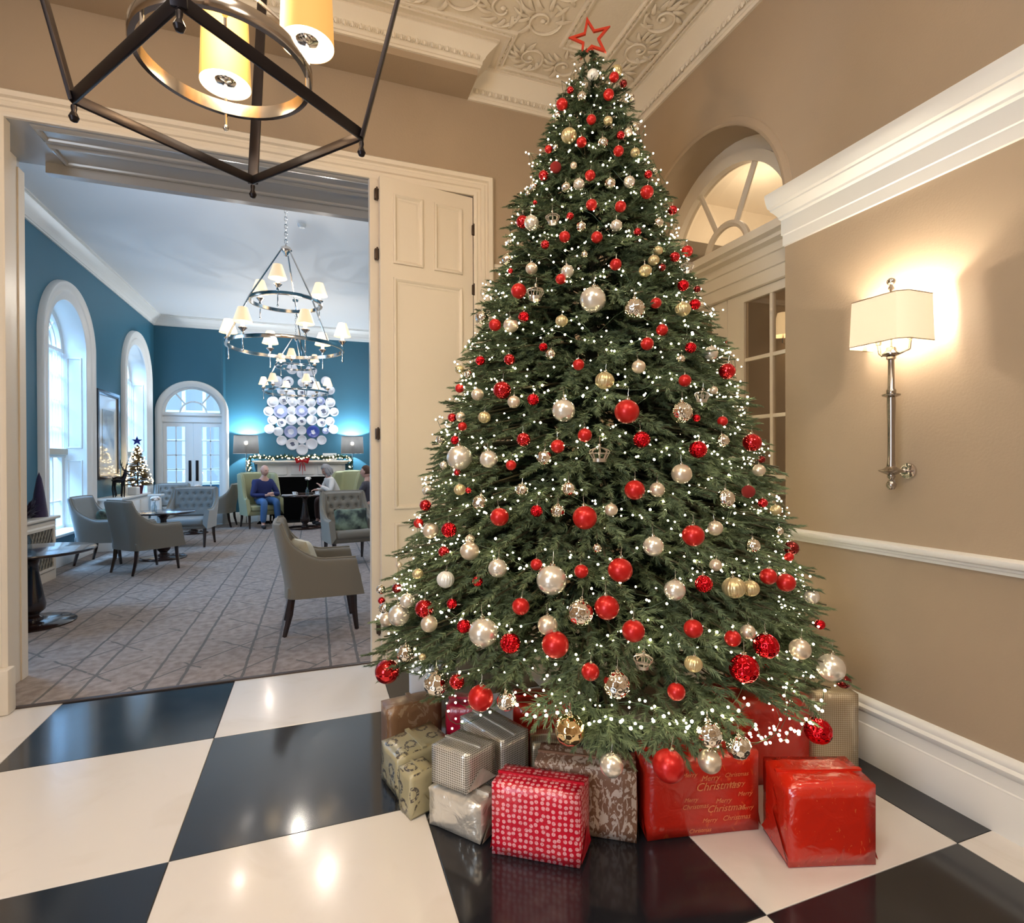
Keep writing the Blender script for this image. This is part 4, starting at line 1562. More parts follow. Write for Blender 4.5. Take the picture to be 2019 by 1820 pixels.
# ------------------------------------------------------------------ lamps
SHADE_AMBER = mat('amber_lit_shade', (0.30, 0.17, 0.05), 0.8, emit=(1.0, 0.50, 0.13), estr=0.80)
SHADE_IN = mat('white_lit_shade_lining', (1, 0.95, 0.85), 0.6, emit=(1.0, 0.90, 0.72), estr=5.0)
SHADE_CREAM = mat('cream_lit_shade', (0.85, 0.72, 0.52), 0.8, emit=(1.0, 0.72, 0.40), estr=0.75)
SHADE_SCONCE = mat('linen_lit_shade', (0.80, 0.70, 0.54), 0.8, emit=(1.0, 0.76, 0.48), estr=0.48, bump=0.1, bscale=300)
BULB = mat('lit_bulb', (1, 1, 1), 0.5, emit=(1.0, 0.88, 0.68), estr=22.0)
CANDLE = mat('lit_candle_tube', (0.9, 0.85, 0.75), 0.5, emit=(1.0, 0.90, 0.75), estr=1.6)

# foreground lantern: tapered dark frame round a nickel ring with three shades
LC = Vector((-0.28, 2.045))
CO = {'a': Vector((-0.445, 0.07)), 'b': Vector((0.44, -0.035)), 'c': Vector((0.04, 0.434)), 'd': Vector((-0.04, -0.464))}
lan = thing('lantern_chandelier', 'large dark square lantern chandelier with nickel ring and amber shades, nearest the camera', 'chandelier', (LC.x, LC.y, 2.60))


def lp(key, z, off=0.0):
    k_ = 1 + 0.56 * (z)
    v = CO[key] * k_
    return Vector((v.x, v.y, z))


LT = 1.25
for (p_, q_) in (('a', 'd'), ('d', 'b'), ('b', 'c'), ('c', 'a')):
    P0, P1 = lp(p_, 0), lp(q_, 0)
    d = (P1 - P0)
    an = math.atan2(d.y, d.x)
    M0 = Matrix.Translation((P0 + P1) / 2) @ Matrix.Rotation(an, 4, 'Z')
    mid0, mid1 = (lp(p_, 0) + lp(q_, 0)) / 2, (lp(p_, 1) + lp(q_, 1)) / 2
    ax, az = d.normalized(), (mid1 - mid0).normalized()
    ay = az.cross(ax).normalized()
    M0 = Matrix(((ax.x, ay.x, az.x, mid0.x), (ax.y, ay.y, az.y, mid0.y), (ax.z, ay.z, az.z, mid0.z), (0, 0, 0, 1)))
    MB().rbox((0, 0, 0.016), (d.length + 0.01, 0.011, 0.038), 0.003, mat=M0).build('bottom_bar', BLACKIRON, lan)
    P0, P1 = lp(p_, LT), lp(q_, LT)
    d = (P1 - P0)
    M0 = Matrix.Translation((P0 + P1) / 2) @ Matrix.Rotation(an, 4, 'Z')
    MB().rbox((0, 0, 0), (d.length + 0.02, 0.02, 0.026), 0.003, mat=M0).build('top_bar', BLACKIRON, lan)
for key in 'abcd':
    b = MB()
    ax = (lp(key, LT) - lp(key, 0)).normalized()
    ay = Vector((CO[key].x, CO[key].y, 0)).normalized()
    az = ax.cross(ay).normalized()
    ay = az.cross(ax)
    mid0 = lp(key, LT / 2)
    M0 = Matrix(((ax.x, ay.x, az.x, mid0.x), (ax.y, ay.y, az.y, mid0.y), (ax.z, ay.z, az.z, mid0.z), (0, 0, 0, 1)))
    b.rbox((0, 0, 0), ((lp(key, LT) - lp(key, 0)).length, 0.013, 0.040), 0.003, mat=M0)
    up_ = b.build('upright', BLACKIRON, lan, sharp=30)
    f = MB()
    f.lathe([(0, -0.062), (0.010, -0.058), (0.015, -0.046), (0.010, -0.034), (0.007, -0.028), (0.009, -0.016), (0.008, -0.008)], tuple(lp(key, 0)), 12)
    f.build('finial', BLACKIRON, lan)
    MB().tube([lp(key, LT), Vector((0, 0, LT + 0.42))], 0.011, 6).build('hanger_arm', BLACKIRON, lan)
MB().tube([(0, 0, 0.35), (0, 0, ZC - 2.60)], 0.010, 8).build('centre_rod', CHROME, lan)
MB().lathe([(0, 0), (0.07, 0), (0.065, -0.02), (0.02, -0.035), (0, -0.035)], (0, 0, ZC - 2.601), 20).build('ceiling_rose', CHROME, lan)
b = MB()
R0, R1, z0, z1 = 0.248, 0.264, 0.128, 0.172
b.lathe([(R0, z0), (R1, z0), (R1 + 0.003, z0 + 0.006), (R1 + 0.003, z1 - 0.006), (R1, z1), (R0, z1), (R0, z0)], (0.01, -0.06, 0), 64, caps=False)
ring = b.build('ring', mat('dark_nickel', (0.42, 0.37, 0.33), 0.16, metal=1.0), lan, sharp=35)
for k in range(3):
    a = math.radians((98, -12, 222)[k])
    c_, s_ = math.cos(a), math.sin(a)
    px, py = 0.01 + 0.256 * c_, -0.06 + 0.256 * s_
    b = MB()
    b.tube([(px, py, 0.08), (px, py, 0.26)], 0.006, 8)
    b.sphere((px, py, 0.078), 0.011, 10, 8)
    b.lathe([(0.0, 0.235), (0.03, 0.24), (0.038, 0.248), (0.03, 0.256), (0.0, 0.262)], (px, py, 0), 18)
    b.build('candle_arm', CHROME, lan)
    MB().tube([(px, py, 0.24), (px * 0.0, py * 0.0, 0.50)], 0.006, 6).build('stay_rod', CHROME, lan)
    s0 = MB().lathe([(0.086, 0.235), (0.078, 0.475)], (px, py, 0), 36, caps=False)
    so = s0.build('shade', SHADE_AMBER, lan, fix=False)
    MB().lathe([(0.0845, 0.2355), (0.0765, 0.4745)], (px, py, 0), 36, caps=False).build('shade_lining', SHADE_IN, so, fix=False)
    MB().sphere((px, py, 0.335), 0.024, 12, 8, (1, 1, 1.3)).build('bulb', BULB, lan)
point_light('lantern_light', (LC.x, LC.y - 0.05, 2.60 + 0.42), 62, (1.0, 0.68, 0.36), 0.08)


# salon ring chandeliers
def ring_chandelier(name, label, loc, top):
    t = thing(name, label, 'chandelier', loc, 0, 'ring chandeliers of the salon')
    R1_, R2_, H2, HT = 0.60, 0.37, 0.50, 1.08
    rt = MB()
    for (R_, z) in ((R1_, 0.0), (R2_, H2)):
        MB().lathe([(R_ - 0.012, -0.018), (R_ + 0.012, -0.018), (R_ + 0.014, 0.0), (R_ + 0.012, 0.018), (R_ - 0.012, 0.018), (R_ - 0.012, -0.018)], (0, 0, z), 56, caps=False).build('ring', CHROME, t, sharp=30)
    for k in range(3):
        a = math.radians(75 + 120 * k)
        MB().tube([(0.05 * math.cos(a), 0.05 * math.sin(a), HT), (R2_ * math.cos(a), R2_ * math.sin(a), H2 + 0.02), (R1_ * math.cos(a), R1_ * math.sin(a), 0.01)], 0.009, 6).build('stay_rod', CHROME, t)
    MB().lathe([(0.0, HT - 0.07), (0.02, HT - 0.06), (0.03, HT - 0.03), (0.065, HT), (0.05, HT + 0.03), (0.015, HT + 0.05), (0, HT + 0.07)], (0, 0, 0), 18).build('crown_boss', CHROME, t)
    ch = MB()
    z = HT + 0.07
    k = 0
    while z < top - loc[2] - 0.02:
        pts = [(0.014 * math.cos(2 * PI * i / 10), 0, z + 0.028 + 0.026 * math.sin(2 * PI * i / 10)) for i in range(10)]
        if k % 2:
            pts = [(0, x_, z_) for x_, _, z_ in pts]
        ch.tube(pts, 0.004, 5, closed=True)
        z += 0.042
        k += 1
    tag(ch.build('chain', CHROME, t), kind='stuff')
    MB().lathe([(0, 0), (0.06, 0), (0.05, -0.03), (0, -0.035)], (0, 0, top - loc[2]), 18).build('ceiling_rose', CHROME, t)
    lamps = [(R1_, 0.0, math.radians(-10 + 60 * q)) for q in range(6)] + [(R2_, H2, math.radians(20 + 120 * q)) for q in range(3)]
    for (R_, z0, a) in lamps:
        x, y = R_ * math.cos(a), R_ * math.sin(a)
        MB().lathe([(0.0, -0.15), (0.010, -0.145), (0.012, -0.135), (0.006, -0.12), (0.007, 0.0), (0.016, 0.02), (0.012, 0.05), (0.045, 0.085), (0.04, 0.09), (0.0, 0.09)], (x, y, z0), 12).build('candle_arm', CHROME, t)
        MB().lathe([(0.018, 0.09), (0.018, 0.17), (0, 0.172)], (x, y, z0), 10).build('candle', CANDLE, t)
        MB().lathe([(0.092, 0.145), (0.045, 0.29)], (x, y, z0), 20, caps=False).build('shade', SHADE_CREAM, t, fix=False)
        MB().sphere((x, y, z0 + 0.19), 0.018, 8, 6, (1, 1, 1.5)).build('bulb', BULB, t)
    return t


ring_chandelier('ring_chandelier', 'near two-ring nickel chandelier with small cream shades in the blue salon', (-0.30, 6.50, 2.70), SZC)
ring_chandelier('ring_chandelier', 'far two-ring chandelier hanging in front of the wall plates', (-0.36, 11.45, 2.78), SZC)
for (cx_, cy_, cz_, pw) in ((-0.30, 6.50, 3.02, 22), (-0.36, 11.45, 3.10, 19)):
    for q in range(3):
        a = math.radians(80 + 120 * q)
        point_light('chandelier_light', (cx_ + 0.5 * math.cos(a), cy_ + 0.5 * math.sin(a), cz_), pw, (1.0, 0.90, 0.78), 0.05)

# floor lamps by the fireplace
for (x, lab) in ((-1.50, 'left floor lamp with dark translucent drum shade beside the fireplace'), (0.84, 'right floor lamp with dark translucent drum shade beside the fireplace')):
    fl = thing('floor_lamp', lab, 'lamp', (x, SY2 - 0.34, 0), 0, 'floor lamps beside the fireplace')
    MB().lathe([(0, 0.006), (0.15, 0.006), (0.15, 0.025), (0.02, 0.035), (0, 0.035)], (0, 0, 0), 24).build('base', CHROME, fl)
    MB().tube([(0, 0, 0.03), (0, 0, 1.80)], 0.014, 8).build('pole', CHROME, fl)
    MB().lathe([(0.27, 1.60), (0.25, 2.02)], (0, 0, 0), 36, caps=False).build('shade', mat('dark_gauze_shade', (0.06, 0.055, 0.05), 0.8), fl, fix=False)
    N_, L_n = nt(MATS['dark_gauze_shade'])
    P_ = N_['Principled BSDF']
    tb = N_.new('ShaderNodeBsdfTransparent')
    mx = N_.new('ShaderNodeMixShader')
    mx.inputs[0].default_value = 0.10
    L_n.new(P_.outputs[0], mx.inputs[1])
    L_n.new(tb.outputs[0], mx.inputs[2])
    L_n.new(mx.outputs[0], N_['Material Output'].inputs[0])
    MB().sphere((0, 0, 1.84), 0.04, 12, 8).build('bulb', BULB, fl)
    point_light('floor_lamp_light', (x, SY2 - 0.34, 1.925), 150, (0.85, 0.93, 1.0), 0.03)

# wall sconce
sc2 = thing('wall_sconce', 'nickel wall sconce with lit rectangular linen shade on the right wall', 'wall lamp', (XW, 1.665, 1.33))
sx = -0.115
b = MB()
b.lathe([(0.0, -0.022), (0.012, -0.020), (0.019, -0.008), (0.020, 0.002), (0.013, 0.016), (0.009, 0.022), (0.013, 0.030), (0.016, 0.036), (0.015, 0.044), (0.045, 0.058), (0.050, 0.064), (0.030, 0.070), (0.018, 0.080), (0.014, 0.11), (0.014, 0.25), (0.017, 0.36), (0.016, 0.385), (0.034, 0.392), (0.036, 0.398), (0.018, 0.404), (0.019, 0.416), (0.013, 0.425), (0.012, 0.55), (0.019, 0.555), (0.017, 0.565), (0.033, 0.572), (0.034, 0.578), (0.02, 0.592), (0.018, 0.605), (0, 0.61)], (sx, 0, 0), 24)
b.build('stem', mat('aged_nickel', (0.40, 0.36, 0.32), 0.2, metal=1.0), sc2)
b = MB()
b.lathe([(0.0, 0), (0.035, 0), (0.034, 0.012), (0.02, 0.018), (0, 0.018)], (0, 0, 0), 20, mat=Matrix.Translation((-0.001, 0, 0.06)) @ Matrix.Rotation(-PI / 2, 4, 'Y'))
b.tube([(0, 0, 0.06), (sx, 0, 0.062)], 0.010, 8)
b.build('wall_plate', CHROME, sc2)
b = MB()
b.tube([(sx, 0, 0.61), (sx, 0, 0.885)], 0.005, 8)
b.sphere((sx, 0, 0.895), 0.017, 12, 10)
b.lathe([(0, 0.862), (0.014, 0.862), (0.008, 0.876), (0, 0.88)], (sx, 0, 0), 12)
b.build('finial', CHROME, sc2)
for sy in (-1, 1):
    b = MB()
    b.tube([(sx, sy * 0.01, 0.59), (sx, sy * 0.04, 0.575), (sx + 0.02, sy * 0.065, 0.59), (sx + 0.02, sy * 0.07, 0.63)], 0.006, 8)
    b.lathe([(0.012, 0.63), (0.012, 0.68), (0, 0.68)], (sx + 0.02, sy * 0.07, 0), 10)
    b.build('lamp_arm', CHROME, sc2)
    MB().sphere((sx + 0.02, sy * 0.07, 0.71), 0.022, 12, 8, (1, 1, 1.5)).build('bulb', BULB, sc2)
# shade: three sided box, tapered, open above and below
z0, z1 = 0.615, 0.815
pl0 = [(-0.045, -0.135), (-0.195, -0.135), (-0.235, -0.105), (-0.235, 0.105), (-0.195, 0.135), (-0.045, 0.135)]
pl1 = [(x * 0.97, y * 0.94) for x, y in pl0]
b = MB()
vs = [(x, y, z0) for x, y in pl0] + [(x, y, z1) for x, y in pl1]
b.add(vs, [(i, i + 1, 7 + i, 6 + i) for i in range(5)], 0, False)
sh_ = b.build('shade', SHADE_SCONCE, sc2, fix=False)
b = MB()
b.tube([(x, y, z0) for x, y in pl0], 0.0022, 5)
b.tube([(x, y, z1) for x, y in pl1], 0.0022, 5)
b.build('shade_trim', mat('shade_edge_tape', (0.32, 0.24, 0.15), 0.8), sh_)
point_light('sconce_light', (XW + sx + 0.02, 1.665 - 0.06, 1.33 + 0.765), 13, (1.0, 0.85, 0.68), 0.012)
point_light('sconce_light', (XW + sx + 0.02, 1.665 + 0.06, 1.33 + 0.765), 13, (1.0, 0.85, 0.68), 0.012)

# lamp in the lobby behind the glass
ll = thing('lobby_wall_lamp', 'small lit shade lamp seen through the arched glass door', 'wall lamp', (5.4, 4.93, 3.06))
MB().lathe([(0.16, -0.20), (0.075, 0.14)], (-0.22, 0, 0), 24, caps=False).build('shade', SHADE_CREAM, ll, fix=False)
MB().sphere((-0.22, 0, -0.06), 0.05, 10, 8).build('bulb', BULB, ll)
b = MB()
b.tube([(-0.22, 0, -0.1), (-0.22, 0, -0.30), (-0.1, 0, -0.34), (0.0, 0, -0.30)], 0.014, 8)
b.lathe([(0, 0), (0.05, 0), (0.04, 0.02), (0, 0.02)], (0, 0, 0), 16, mat=Matrix.Translation((-0.001, 0, -0.30)) @ Matrix.Rotation(-PI / 2, 4, 'Y'))
b.build('bracket', CHROME, ll)
ll.scale = (0.8, 0.8, 0.8)

# smoke detector
sd = MB().lathe([(0, 0), (0.055, 0), (0.055, -0.02), (0.04, -0.045), (0, -0.05)], (0, 0, 0), 20).build('smoke_detector', WHITE, loc=(-0.16, 7.75, SZC - 0.001))
tag(sd, 'small white smoke detector on the salon ceiling', 'detector')
# ------------------------------------------------------------------ wall plates, garland
PL = "-525,3639,121,0;-89,3625,127,0;-312,3538,107,0;-862,3334,127,0;-613,3336,121,1;-299,3322,101,0;-91,3350,121,1;245,3384,113,0;343,3165,107,0;-71,3076,121,0;-752,3115,107,0;-950,2839,127,0;-714,2880,107,1;-511,2844,107,0;-309,2873,107,1;-99,2844,107,0;116,2893,101,2;342,2862,117,0;-1047,2610,109,0;-785,2617,156,2;-537,2637,105,0;-317,2637,140,2;-80,2646,103,0;181,2643,152,1;432,2634,105,0;-967,2403,105,0;-764,2346,103,1;-548,2421,125,0;-318,2385,105,1;-83,2422,121,0;140,2360,105,1;332,2402,105,0;-1029,2189,109,0;-834,2133,107,0;-559,2131,146,2;-316,2163,105,0;-58,2138,146,3;229,2161,78,2;411,2202,109,0;-763,1918,113,0;-310,1946,105,0;-529,1832,136,1;-91,1840,132,0;138,1935,111,0;-308,1701,129,0;-562,3039,107,0;-307,3086,97,1;135,3122,101,0"
PLATE = mat('white_porcelain_plate', (0.60, 0.61, 0.66), 0.22, coat=0.4)


def plate_mat(name, a, b_, sc, thr):
    m = mat(name, a, 0.22, coat=0.4)
    N, L = nt(m)
    tc = N.new('ShaderNodeTexCoord')
    nz = N.new('ShaderNodeTexNoise')
    nz.inputs['Scale'].default_value = sc
    nz.inputs['Detail'].default_value = 3
    L.new(tc.outputs['Object'], nz.inputs['Vector'])
    g = N.new('ShaderNodeTexGradient')
    g.gradient_type = 'SPHERICAL'
    mp = N.new('ShaderNodeMapping')
    mp.inputs['Scale'].default_value = (1.5, 1.5, 0.1)
    L.new(tc.outputs['Object'], mp.inputs[0])
    L.new(mp.outputs[0], g.inputs[0])
    mu = N.new('ShaderNodeMath')
    mu.operation = 'MULTIPLY'
    L.new(nz.outputs['Fac'], mu.inputs[0])
    L.new(g.outputs['Fac'], mu.inputs[1])
    gt = N.new('ShaderNodeMath')
    gt.operation = 'GREATER_THAN'
    L.new(mu.outputs[0], gt.inputs[0])
    gt.inputs[1].default_value = thr
    mx = N.new('ShaderNodeMix')
    mx.data_type = 'RGBA'
    mx.inputs[6].default_value = (*a, 1)
    mx.inputs[7].default_value = (*b_, 1)
    L.new(gt.outputs[0], mx.inputs[0])
    L.new(mx.outputs[2], N['Principled BSDF'].inputs['Base Color'])
    return m


PM = [PLATE, plate_mat('plate_dark_motif', (0.60, 0.61, 0.65), (0.08, 0.09, 0.14), 3.2, 0.24), plate_mat('plate_blue_print', (0.30, 0.34, 0.55), (0.6, 0.62, 0.72), 2.5, 0.16), plate_mat('plate_deep_blue', (0.05, 0.08, 0.36), (0.66, 0.68, 0.80), 1.6, 0.26)]
pme = []
for m_ in PM:
    pme.append(MB().lathe([(0, 0.06), (0.55, 0.05), (0.62, 0.09), (0.66, 0.12), (0.96, 0.20), (1.0, 0.19), (0.97, 0.14), (0.6, 0.0), (0, 0.0)], (0, 0, 0), 32).mesh('plate', m_))
rows = {}
plist = [tuple(map(int, s.split(','))) for s in PL.split(';')]
plist.sort(key=lambda t: -t[1])
bands = []
for t_ in plist:
    for bd in bands:
        if abs(bd[0] - t_[1]) < 115:
            bd[1].append(t_)
            break
    else:
        bands.append([t_[1], [t_]])
ordn = ['first', 'second', 'third', 'fourth', 'fifth', 'sixth', 'seventh', 'eighth', 'ninth', 'tenth', 'eleventh', 'twelfth', 'thirteenth', 'fourteenth', 'fifteenth', 'sixteenth']
kname = ['plain white plate', 'white plate with dark motif', 'pale blue printed plate', 'deep blue plate']
for bi, bd in enumerate(bands):
    bd[1].sort()
    for pi_, (x, z, r_, k_) in enumerate(bd[1]):
        o = bpy.data.objects.new('wall_plate', pme[k_])
        COL.objects.link(o)
        rr_ = r_ / 1000.0
        o.location = (x / 1000.0, SY2 - 0.002, z / 1000.0)
        o.rotation_euler = (PI / 2, (x % 7) * 0.9, 0)
        o.rotation_euler = Euler((PI / 2, 0, 0))
        o.scale = (rr_ * 1.03, rr_ * 1.03, 0.14)
        pos = 'only one' if len(bd[1]) == 1 else ('leftmost' if pi_ == 0 else ('rightmost' if pi_ == len(bd[1]) - 1 else ordn[pi_] + ' from left'))
        tag(o, '%s above the mantel, %s in the %s row down' % (kname[k_], pos, ordn[min(bi, 15)]), 'plate', 'plates on the salon chimney wall')

# garland on the mantel
NEED = mat('garland_needles', (0.025, 0.055, 0.018), 0.7)
ga = thing('garland', 'green lit garland with berries along the fireplace mantel', 'garland', (-0.30, SY2 - 0.22, 1.46))
rr = random.Random(11)
b = MB()
gl = MB()
path = []
for i in range(70):
    t_ = i / 69
    path.append(Vector((-1.12 + 2.2 * t_, -0.06 + 0.03 * math.sin(t_ * 40), 0.04 + 0.02 * math.sin(t_ * 23))))
for i in range(22):
    path.append(Vector((1.09 + 0.02 * math.sin(i), -0.14, 0.0 - i * 0.035)))
for i in range(9):
    path.append(Vector((-1.13, -0.14, 0.0 - i * 0.035)))
for p_ in path:
    for q in range(12):
        d_ = Vector((rr.uniform(-1, 1), rr.uniform(-1, 0.5), rr.uniform(-0.5, 1))).normalized()
        b.tube([p_, p_ + d_ * rr.uniform(0.05, 0.11)], [0.013, 0.003], 4, flat=0.5)
    if rr.random() < 0.8:
        gl.sphere(p_ + Vector((rr.uniform(-0.03, 0.03), -0.09, rr.uniform(-0.03, 0.06))), rr.choice((0.010, 0.014, 0.018)), 6, 4)
tag(b.build('fir_sprigs', NEED, ga), kind='stuff')
tag(gl.build('fairy_bulbs', GLOW, ga), kind='stuff')
bw = thing('red_bow', 'red ribbon bow hanging at the centre of the mantel garland', 'bow', (-0.30, SY2 - 0.42, 1.43))
RB = mat('red_ribbon', (0.55, 0.008, 0.012), 0.45)
b = MB()
for s in (-1, 1):
    b.tube([(0, 0, 0), (s * 0.07, -0.02, 0.06), (s * 0.13, -0.02, 0.05), (s * 0.11, -0.01, -0.02), (0, 0, 0)], [0.02, 0.045, 0.05, 0.045, 0.02], 8, flat=0.3)
    b.tube([(0, 0, 0), (s * 0.05, -0.015, -0.12), (s * 0.06, 0.0, -0.24)], [0.015, 0.045, 0.04], 8, flat=0.25)
b.tube([(0, 0, 0), (0.01, -0.02, -0.16), (0.005, -0.01, -0.34)], [0.02, 0.04, 0.012], 8, flat=0.25)
b.sphere((0, -0.015, 0), 0.03, 10, 8)
b.build('ribbon', RB, bw)
cd = MB().box((-0.16, -0.004, 0), (0.16, 0.004, 0.17)).build('mantel_card', WHITE, loc=(0.32, SY2 - 0.08, 1.442))
tag(cd, 'pale blank card standing on the mantel right of the plates', 'card')
# ------------------------------------------------------------------ the christmas tree
TCX, TCY = 1.379, 2.551
# kind, x, y, z, radius in millimetres of every bauble
ORN_TXT = "W,1292,2366,3340,27;G,1461,2426,3441,29;R,1403,2352,3346,24;D,1470,2374,3344,19;S,1198,2427,3283,17;M,1233,2367,3221,23;R,1353,2320,3228,26;R,1166,2455,3222,29;M,1147,2470,3170,17;M,1523,2393,3300,20;R,1241,2289,3064,23;G,1314,2259,3056,21;M,1476,2279,3075,19;C,1411,2238,3010,20;S,1362,2226,2978,20;G,1142,2329,2991,36;R,1181,2275,2938,24;M,1267,2225,2924,24;R,1332,2195,2882,24;R,1077,2422,2964,19;G,1426,2202,2896,22;T,1071,2327,2826,27;S,1032,2380,2807,24;R,1179,2188,2738,24;C,1130,2256,2809,16;S,1476,2169,2786,19;M,1545,2218,2839,15;M,1083,2238,2692,22;P,1129,2201,2696,26;M,1252,2137,2689,25;P,1346,2127,2708,26;R,1433,2117,2672,30;M,997,2425,2767,22;M,983,2458,2748,15;S,982,2368,2665,11;R,1158,2137,2579,25;R,1278,2091,2570,25;S,1616,2174,2642,22;M,1096,2380,2953,14;S,935,2410,2584,31;P,952,2339,2552,35;K,1014,2238,2545,32;S,1074,2181,2535,17;M,1104,2132,2472,22;P,1242,2067,2470,26;R,1037,2161,2430,25;R,1151,2077,2411,25;S,970,2223,2410,20;M,899,2491,2514,17;M,866,2440,2406,25;C,909,2234,2299,27;P,1016,2090,2252,28;R,988,2100,2219,22;R,1200,2003,2274,25;R,853,2250,2199,34;K,897,2162,2173,38;P,1075,1975,2104,54;M,1226,1903,2060,45;G,1323,1968,2250,27;G,1379,1988,2308,24;R,1334,1908,2097,23;M,752,2482,2129,32;R,762,2314,2055,28;C,801,2209,2033,33;F,844,2166,2061,24;G,956,2023,2019,25;F,879,2037,1909,18;M,897,2004,1874,22;F,695,2322,1892,22;S,771,2147,1871,24;R,979,1918,1823,23;R,1248,1845,1909,26;C,1192,1820,1810,27;G,1054,1844,1753,36;G,657,2543,1885,22;M,658,2385,1837,20;S,728,2119,1736,38;R,627,2430,1778,21;C,660,2248,1730,27;C,756,2055,1682,26;F,815,1992,1687,24;M,1092,2078,2329,15;S,857,2368,2327,13;M,1466,2075,2518,22;S,1334,2043,2447,17;G,1418,2011,2363,20;S,1515,2024,2352,23;R,1653,2115,2428,27;K,1600,2044,2329,30;F,1516,1967,2208,25;D,1625,2009,2215,16;G,1467,1905,2083,32;F,1560,1944,2123,24;C,1620,1974,2137,11;R,1329,1859,1974,24;F,1453,1838,1906,23;P,1568,1853,1893,30;S,1767,1985,1981,8;S,1659,1859,1823,35;M,1387,1815,1852,17;R,1379,1780,1759,25;C,1522,1784,1727,17;K,1448,1762,1702,30;D,1416,1980,2279,17;S,588,2416,1641,21;C,606,2332,1639,22;G,666,2169,1626,26;R,605,2299,1594,20;M,555,2503,1543,23;F,580,2333,1535,20;P,580,2254,1456,55;P,660,2092,1450,37;P,540,2382,1424,18;S,569,2251,1394,15;S,769,1981,1527,28;R,870,1881,1498,27;R,961,1832,1540,27;R,723,1999,1426,21;M,824,1904,1454,30;P,901,1892,1637,45;G,566,2195,1323,25;S,590,2150,1322,13;P,490,2500,1303,25;M,743,1933,1332,25;M,884,1815,1337,28;M,616,2069,1277,31;R,665,1972,1227,36;F,777,1870,1255,23;M,840,1818,1256,27;R,919,1754,1236,44;S,473,2469,1239,27;R,444,2486,1156,23;C,465,2309,1143,35;F,515,2181,1159,32;S,488,2159,1074,23;C,561,2029,1093,37;C,570,2056,1134,19;P,633,1900,1045,36;R,749,1805,1068,22;P,781,1742,1022,54;R,878,1704,1053,25;F,570,1951,991,20;W,478,2085,977,34;G,402,2275,967,23;D,340,2451,872,23;M,300,2733,806,23;C,363,2539,959,14;M,943,1706,1130,17;R,1113,1780,1629,47;M,1330,1738,1628,43;F,1402,1740,1608,15;R,1541,1754,1599,21;F,1154,1744,1522,32;F,1381,1705,1484,34;M,1520,1730,1520,26;S,1732,1795,1516,39;D,1804,1817,1444,17;C,1742,1768,1399,26;K,1000,1789,1473,38;C,1289,1684,1392,38;R,1099,1706,1335,37;C,1183,1687,1335,28;T,1615,1694,1317,26;S,1704,1710,1268,20;M,1468,1657,1296,36;C,1010,1723,1264,24;G,1817,1752,1232,23;C,1391,1623,1191,28;R,1286,1615,1170,40;P,1127,1631,1138,37;M,1557,1612,1118,28;M,1781,1702,1151,18;D,1849,1703,1077,30;R,1793,1663,1051,18;C,1352,1575,1065,22;R,997,1640,1061,43;R,1594,1573,1006,31;R,1693,1585,972,35;F,1281,1553,1008,31;P,1167,1563,994,37;G,1400,1538,988,40;G,1477,1541,978,31;P,1899,1649,885,30;S,304,2742,749,18;M,303,2583,752,29;C,298,2473,730,33;P,331,2329,786,47;P,360,2293,853,32;S,405,2150,852,37;F,487,2019,897,20;C,414,2096,806,33;F,513,1941,830,26;P,564,1861,825,53;F,637,1778,804,36;R,681,1788,927,31;C,750,1708,876,35;R,763,1674,818,46;M,847,1654,922,46;R,931,1619,942,42;R,856,1598,741,30;M,337,2200,665,35;S,283,2356,541,52;M,419,1994,611,46;S,479,1914,640,28;R,541,1820,610,45;M,613,1750,617,34;O,782,1603,557,50;G,386,2091,681,14;P,900,1539,451,38;R,1002,1566,870,38;R,1205,1514,870,32;R,1352,1491,827,28;C,1423,1496,840,26;F,1491,1482,787,44;F,1370,1458,732,49;C,1680,1510,743,38;F,1915,1625,775,20;P,1951,1606,604,55;D,2098,1668,503,31;G,1184,1488,762,29;K,1020,1536,783,32;M,925,1546,709,45;R,1112,1483,682,29;F,1771,1511,424,49;M,1211,1444,544,43;M,1322,1432,486,41;C,1214,1445,452,38;R,1072,1470,452,52"
PROF = [(3.60, 0.012), (3.54, 0.045), (3.461, 0.11), (3.326, 0.19), (3.19, 0.225), (3.052, 0.285), (2.917, 0.335), (2.777, 0.39), (2.642, 0.435), (2.507, 0.478), (2.237, 0.578), (1.969, 0.682), (1.705, 0.775), (1.445, 0.84), (1.189, 0.915), (0.94, 1.01), (0.695, 1.08), (0.499, 1.105), (0.35, 1.09), (0.30, 1.05)]
PZ = np.array([p_[0] for p_ in PROF])[::-1]
PR = np.array([p_[1] for p_ in PROF])[::-1]


def trad(z):
    return float(np.interp(z, PZ, PR))


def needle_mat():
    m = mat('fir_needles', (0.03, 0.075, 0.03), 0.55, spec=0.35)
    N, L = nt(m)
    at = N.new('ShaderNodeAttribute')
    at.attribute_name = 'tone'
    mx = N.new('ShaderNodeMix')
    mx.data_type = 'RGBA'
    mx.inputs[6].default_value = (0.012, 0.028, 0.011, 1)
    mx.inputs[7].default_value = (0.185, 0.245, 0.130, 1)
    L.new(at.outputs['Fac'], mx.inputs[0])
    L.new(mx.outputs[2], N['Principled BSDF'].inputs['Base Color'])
    return m


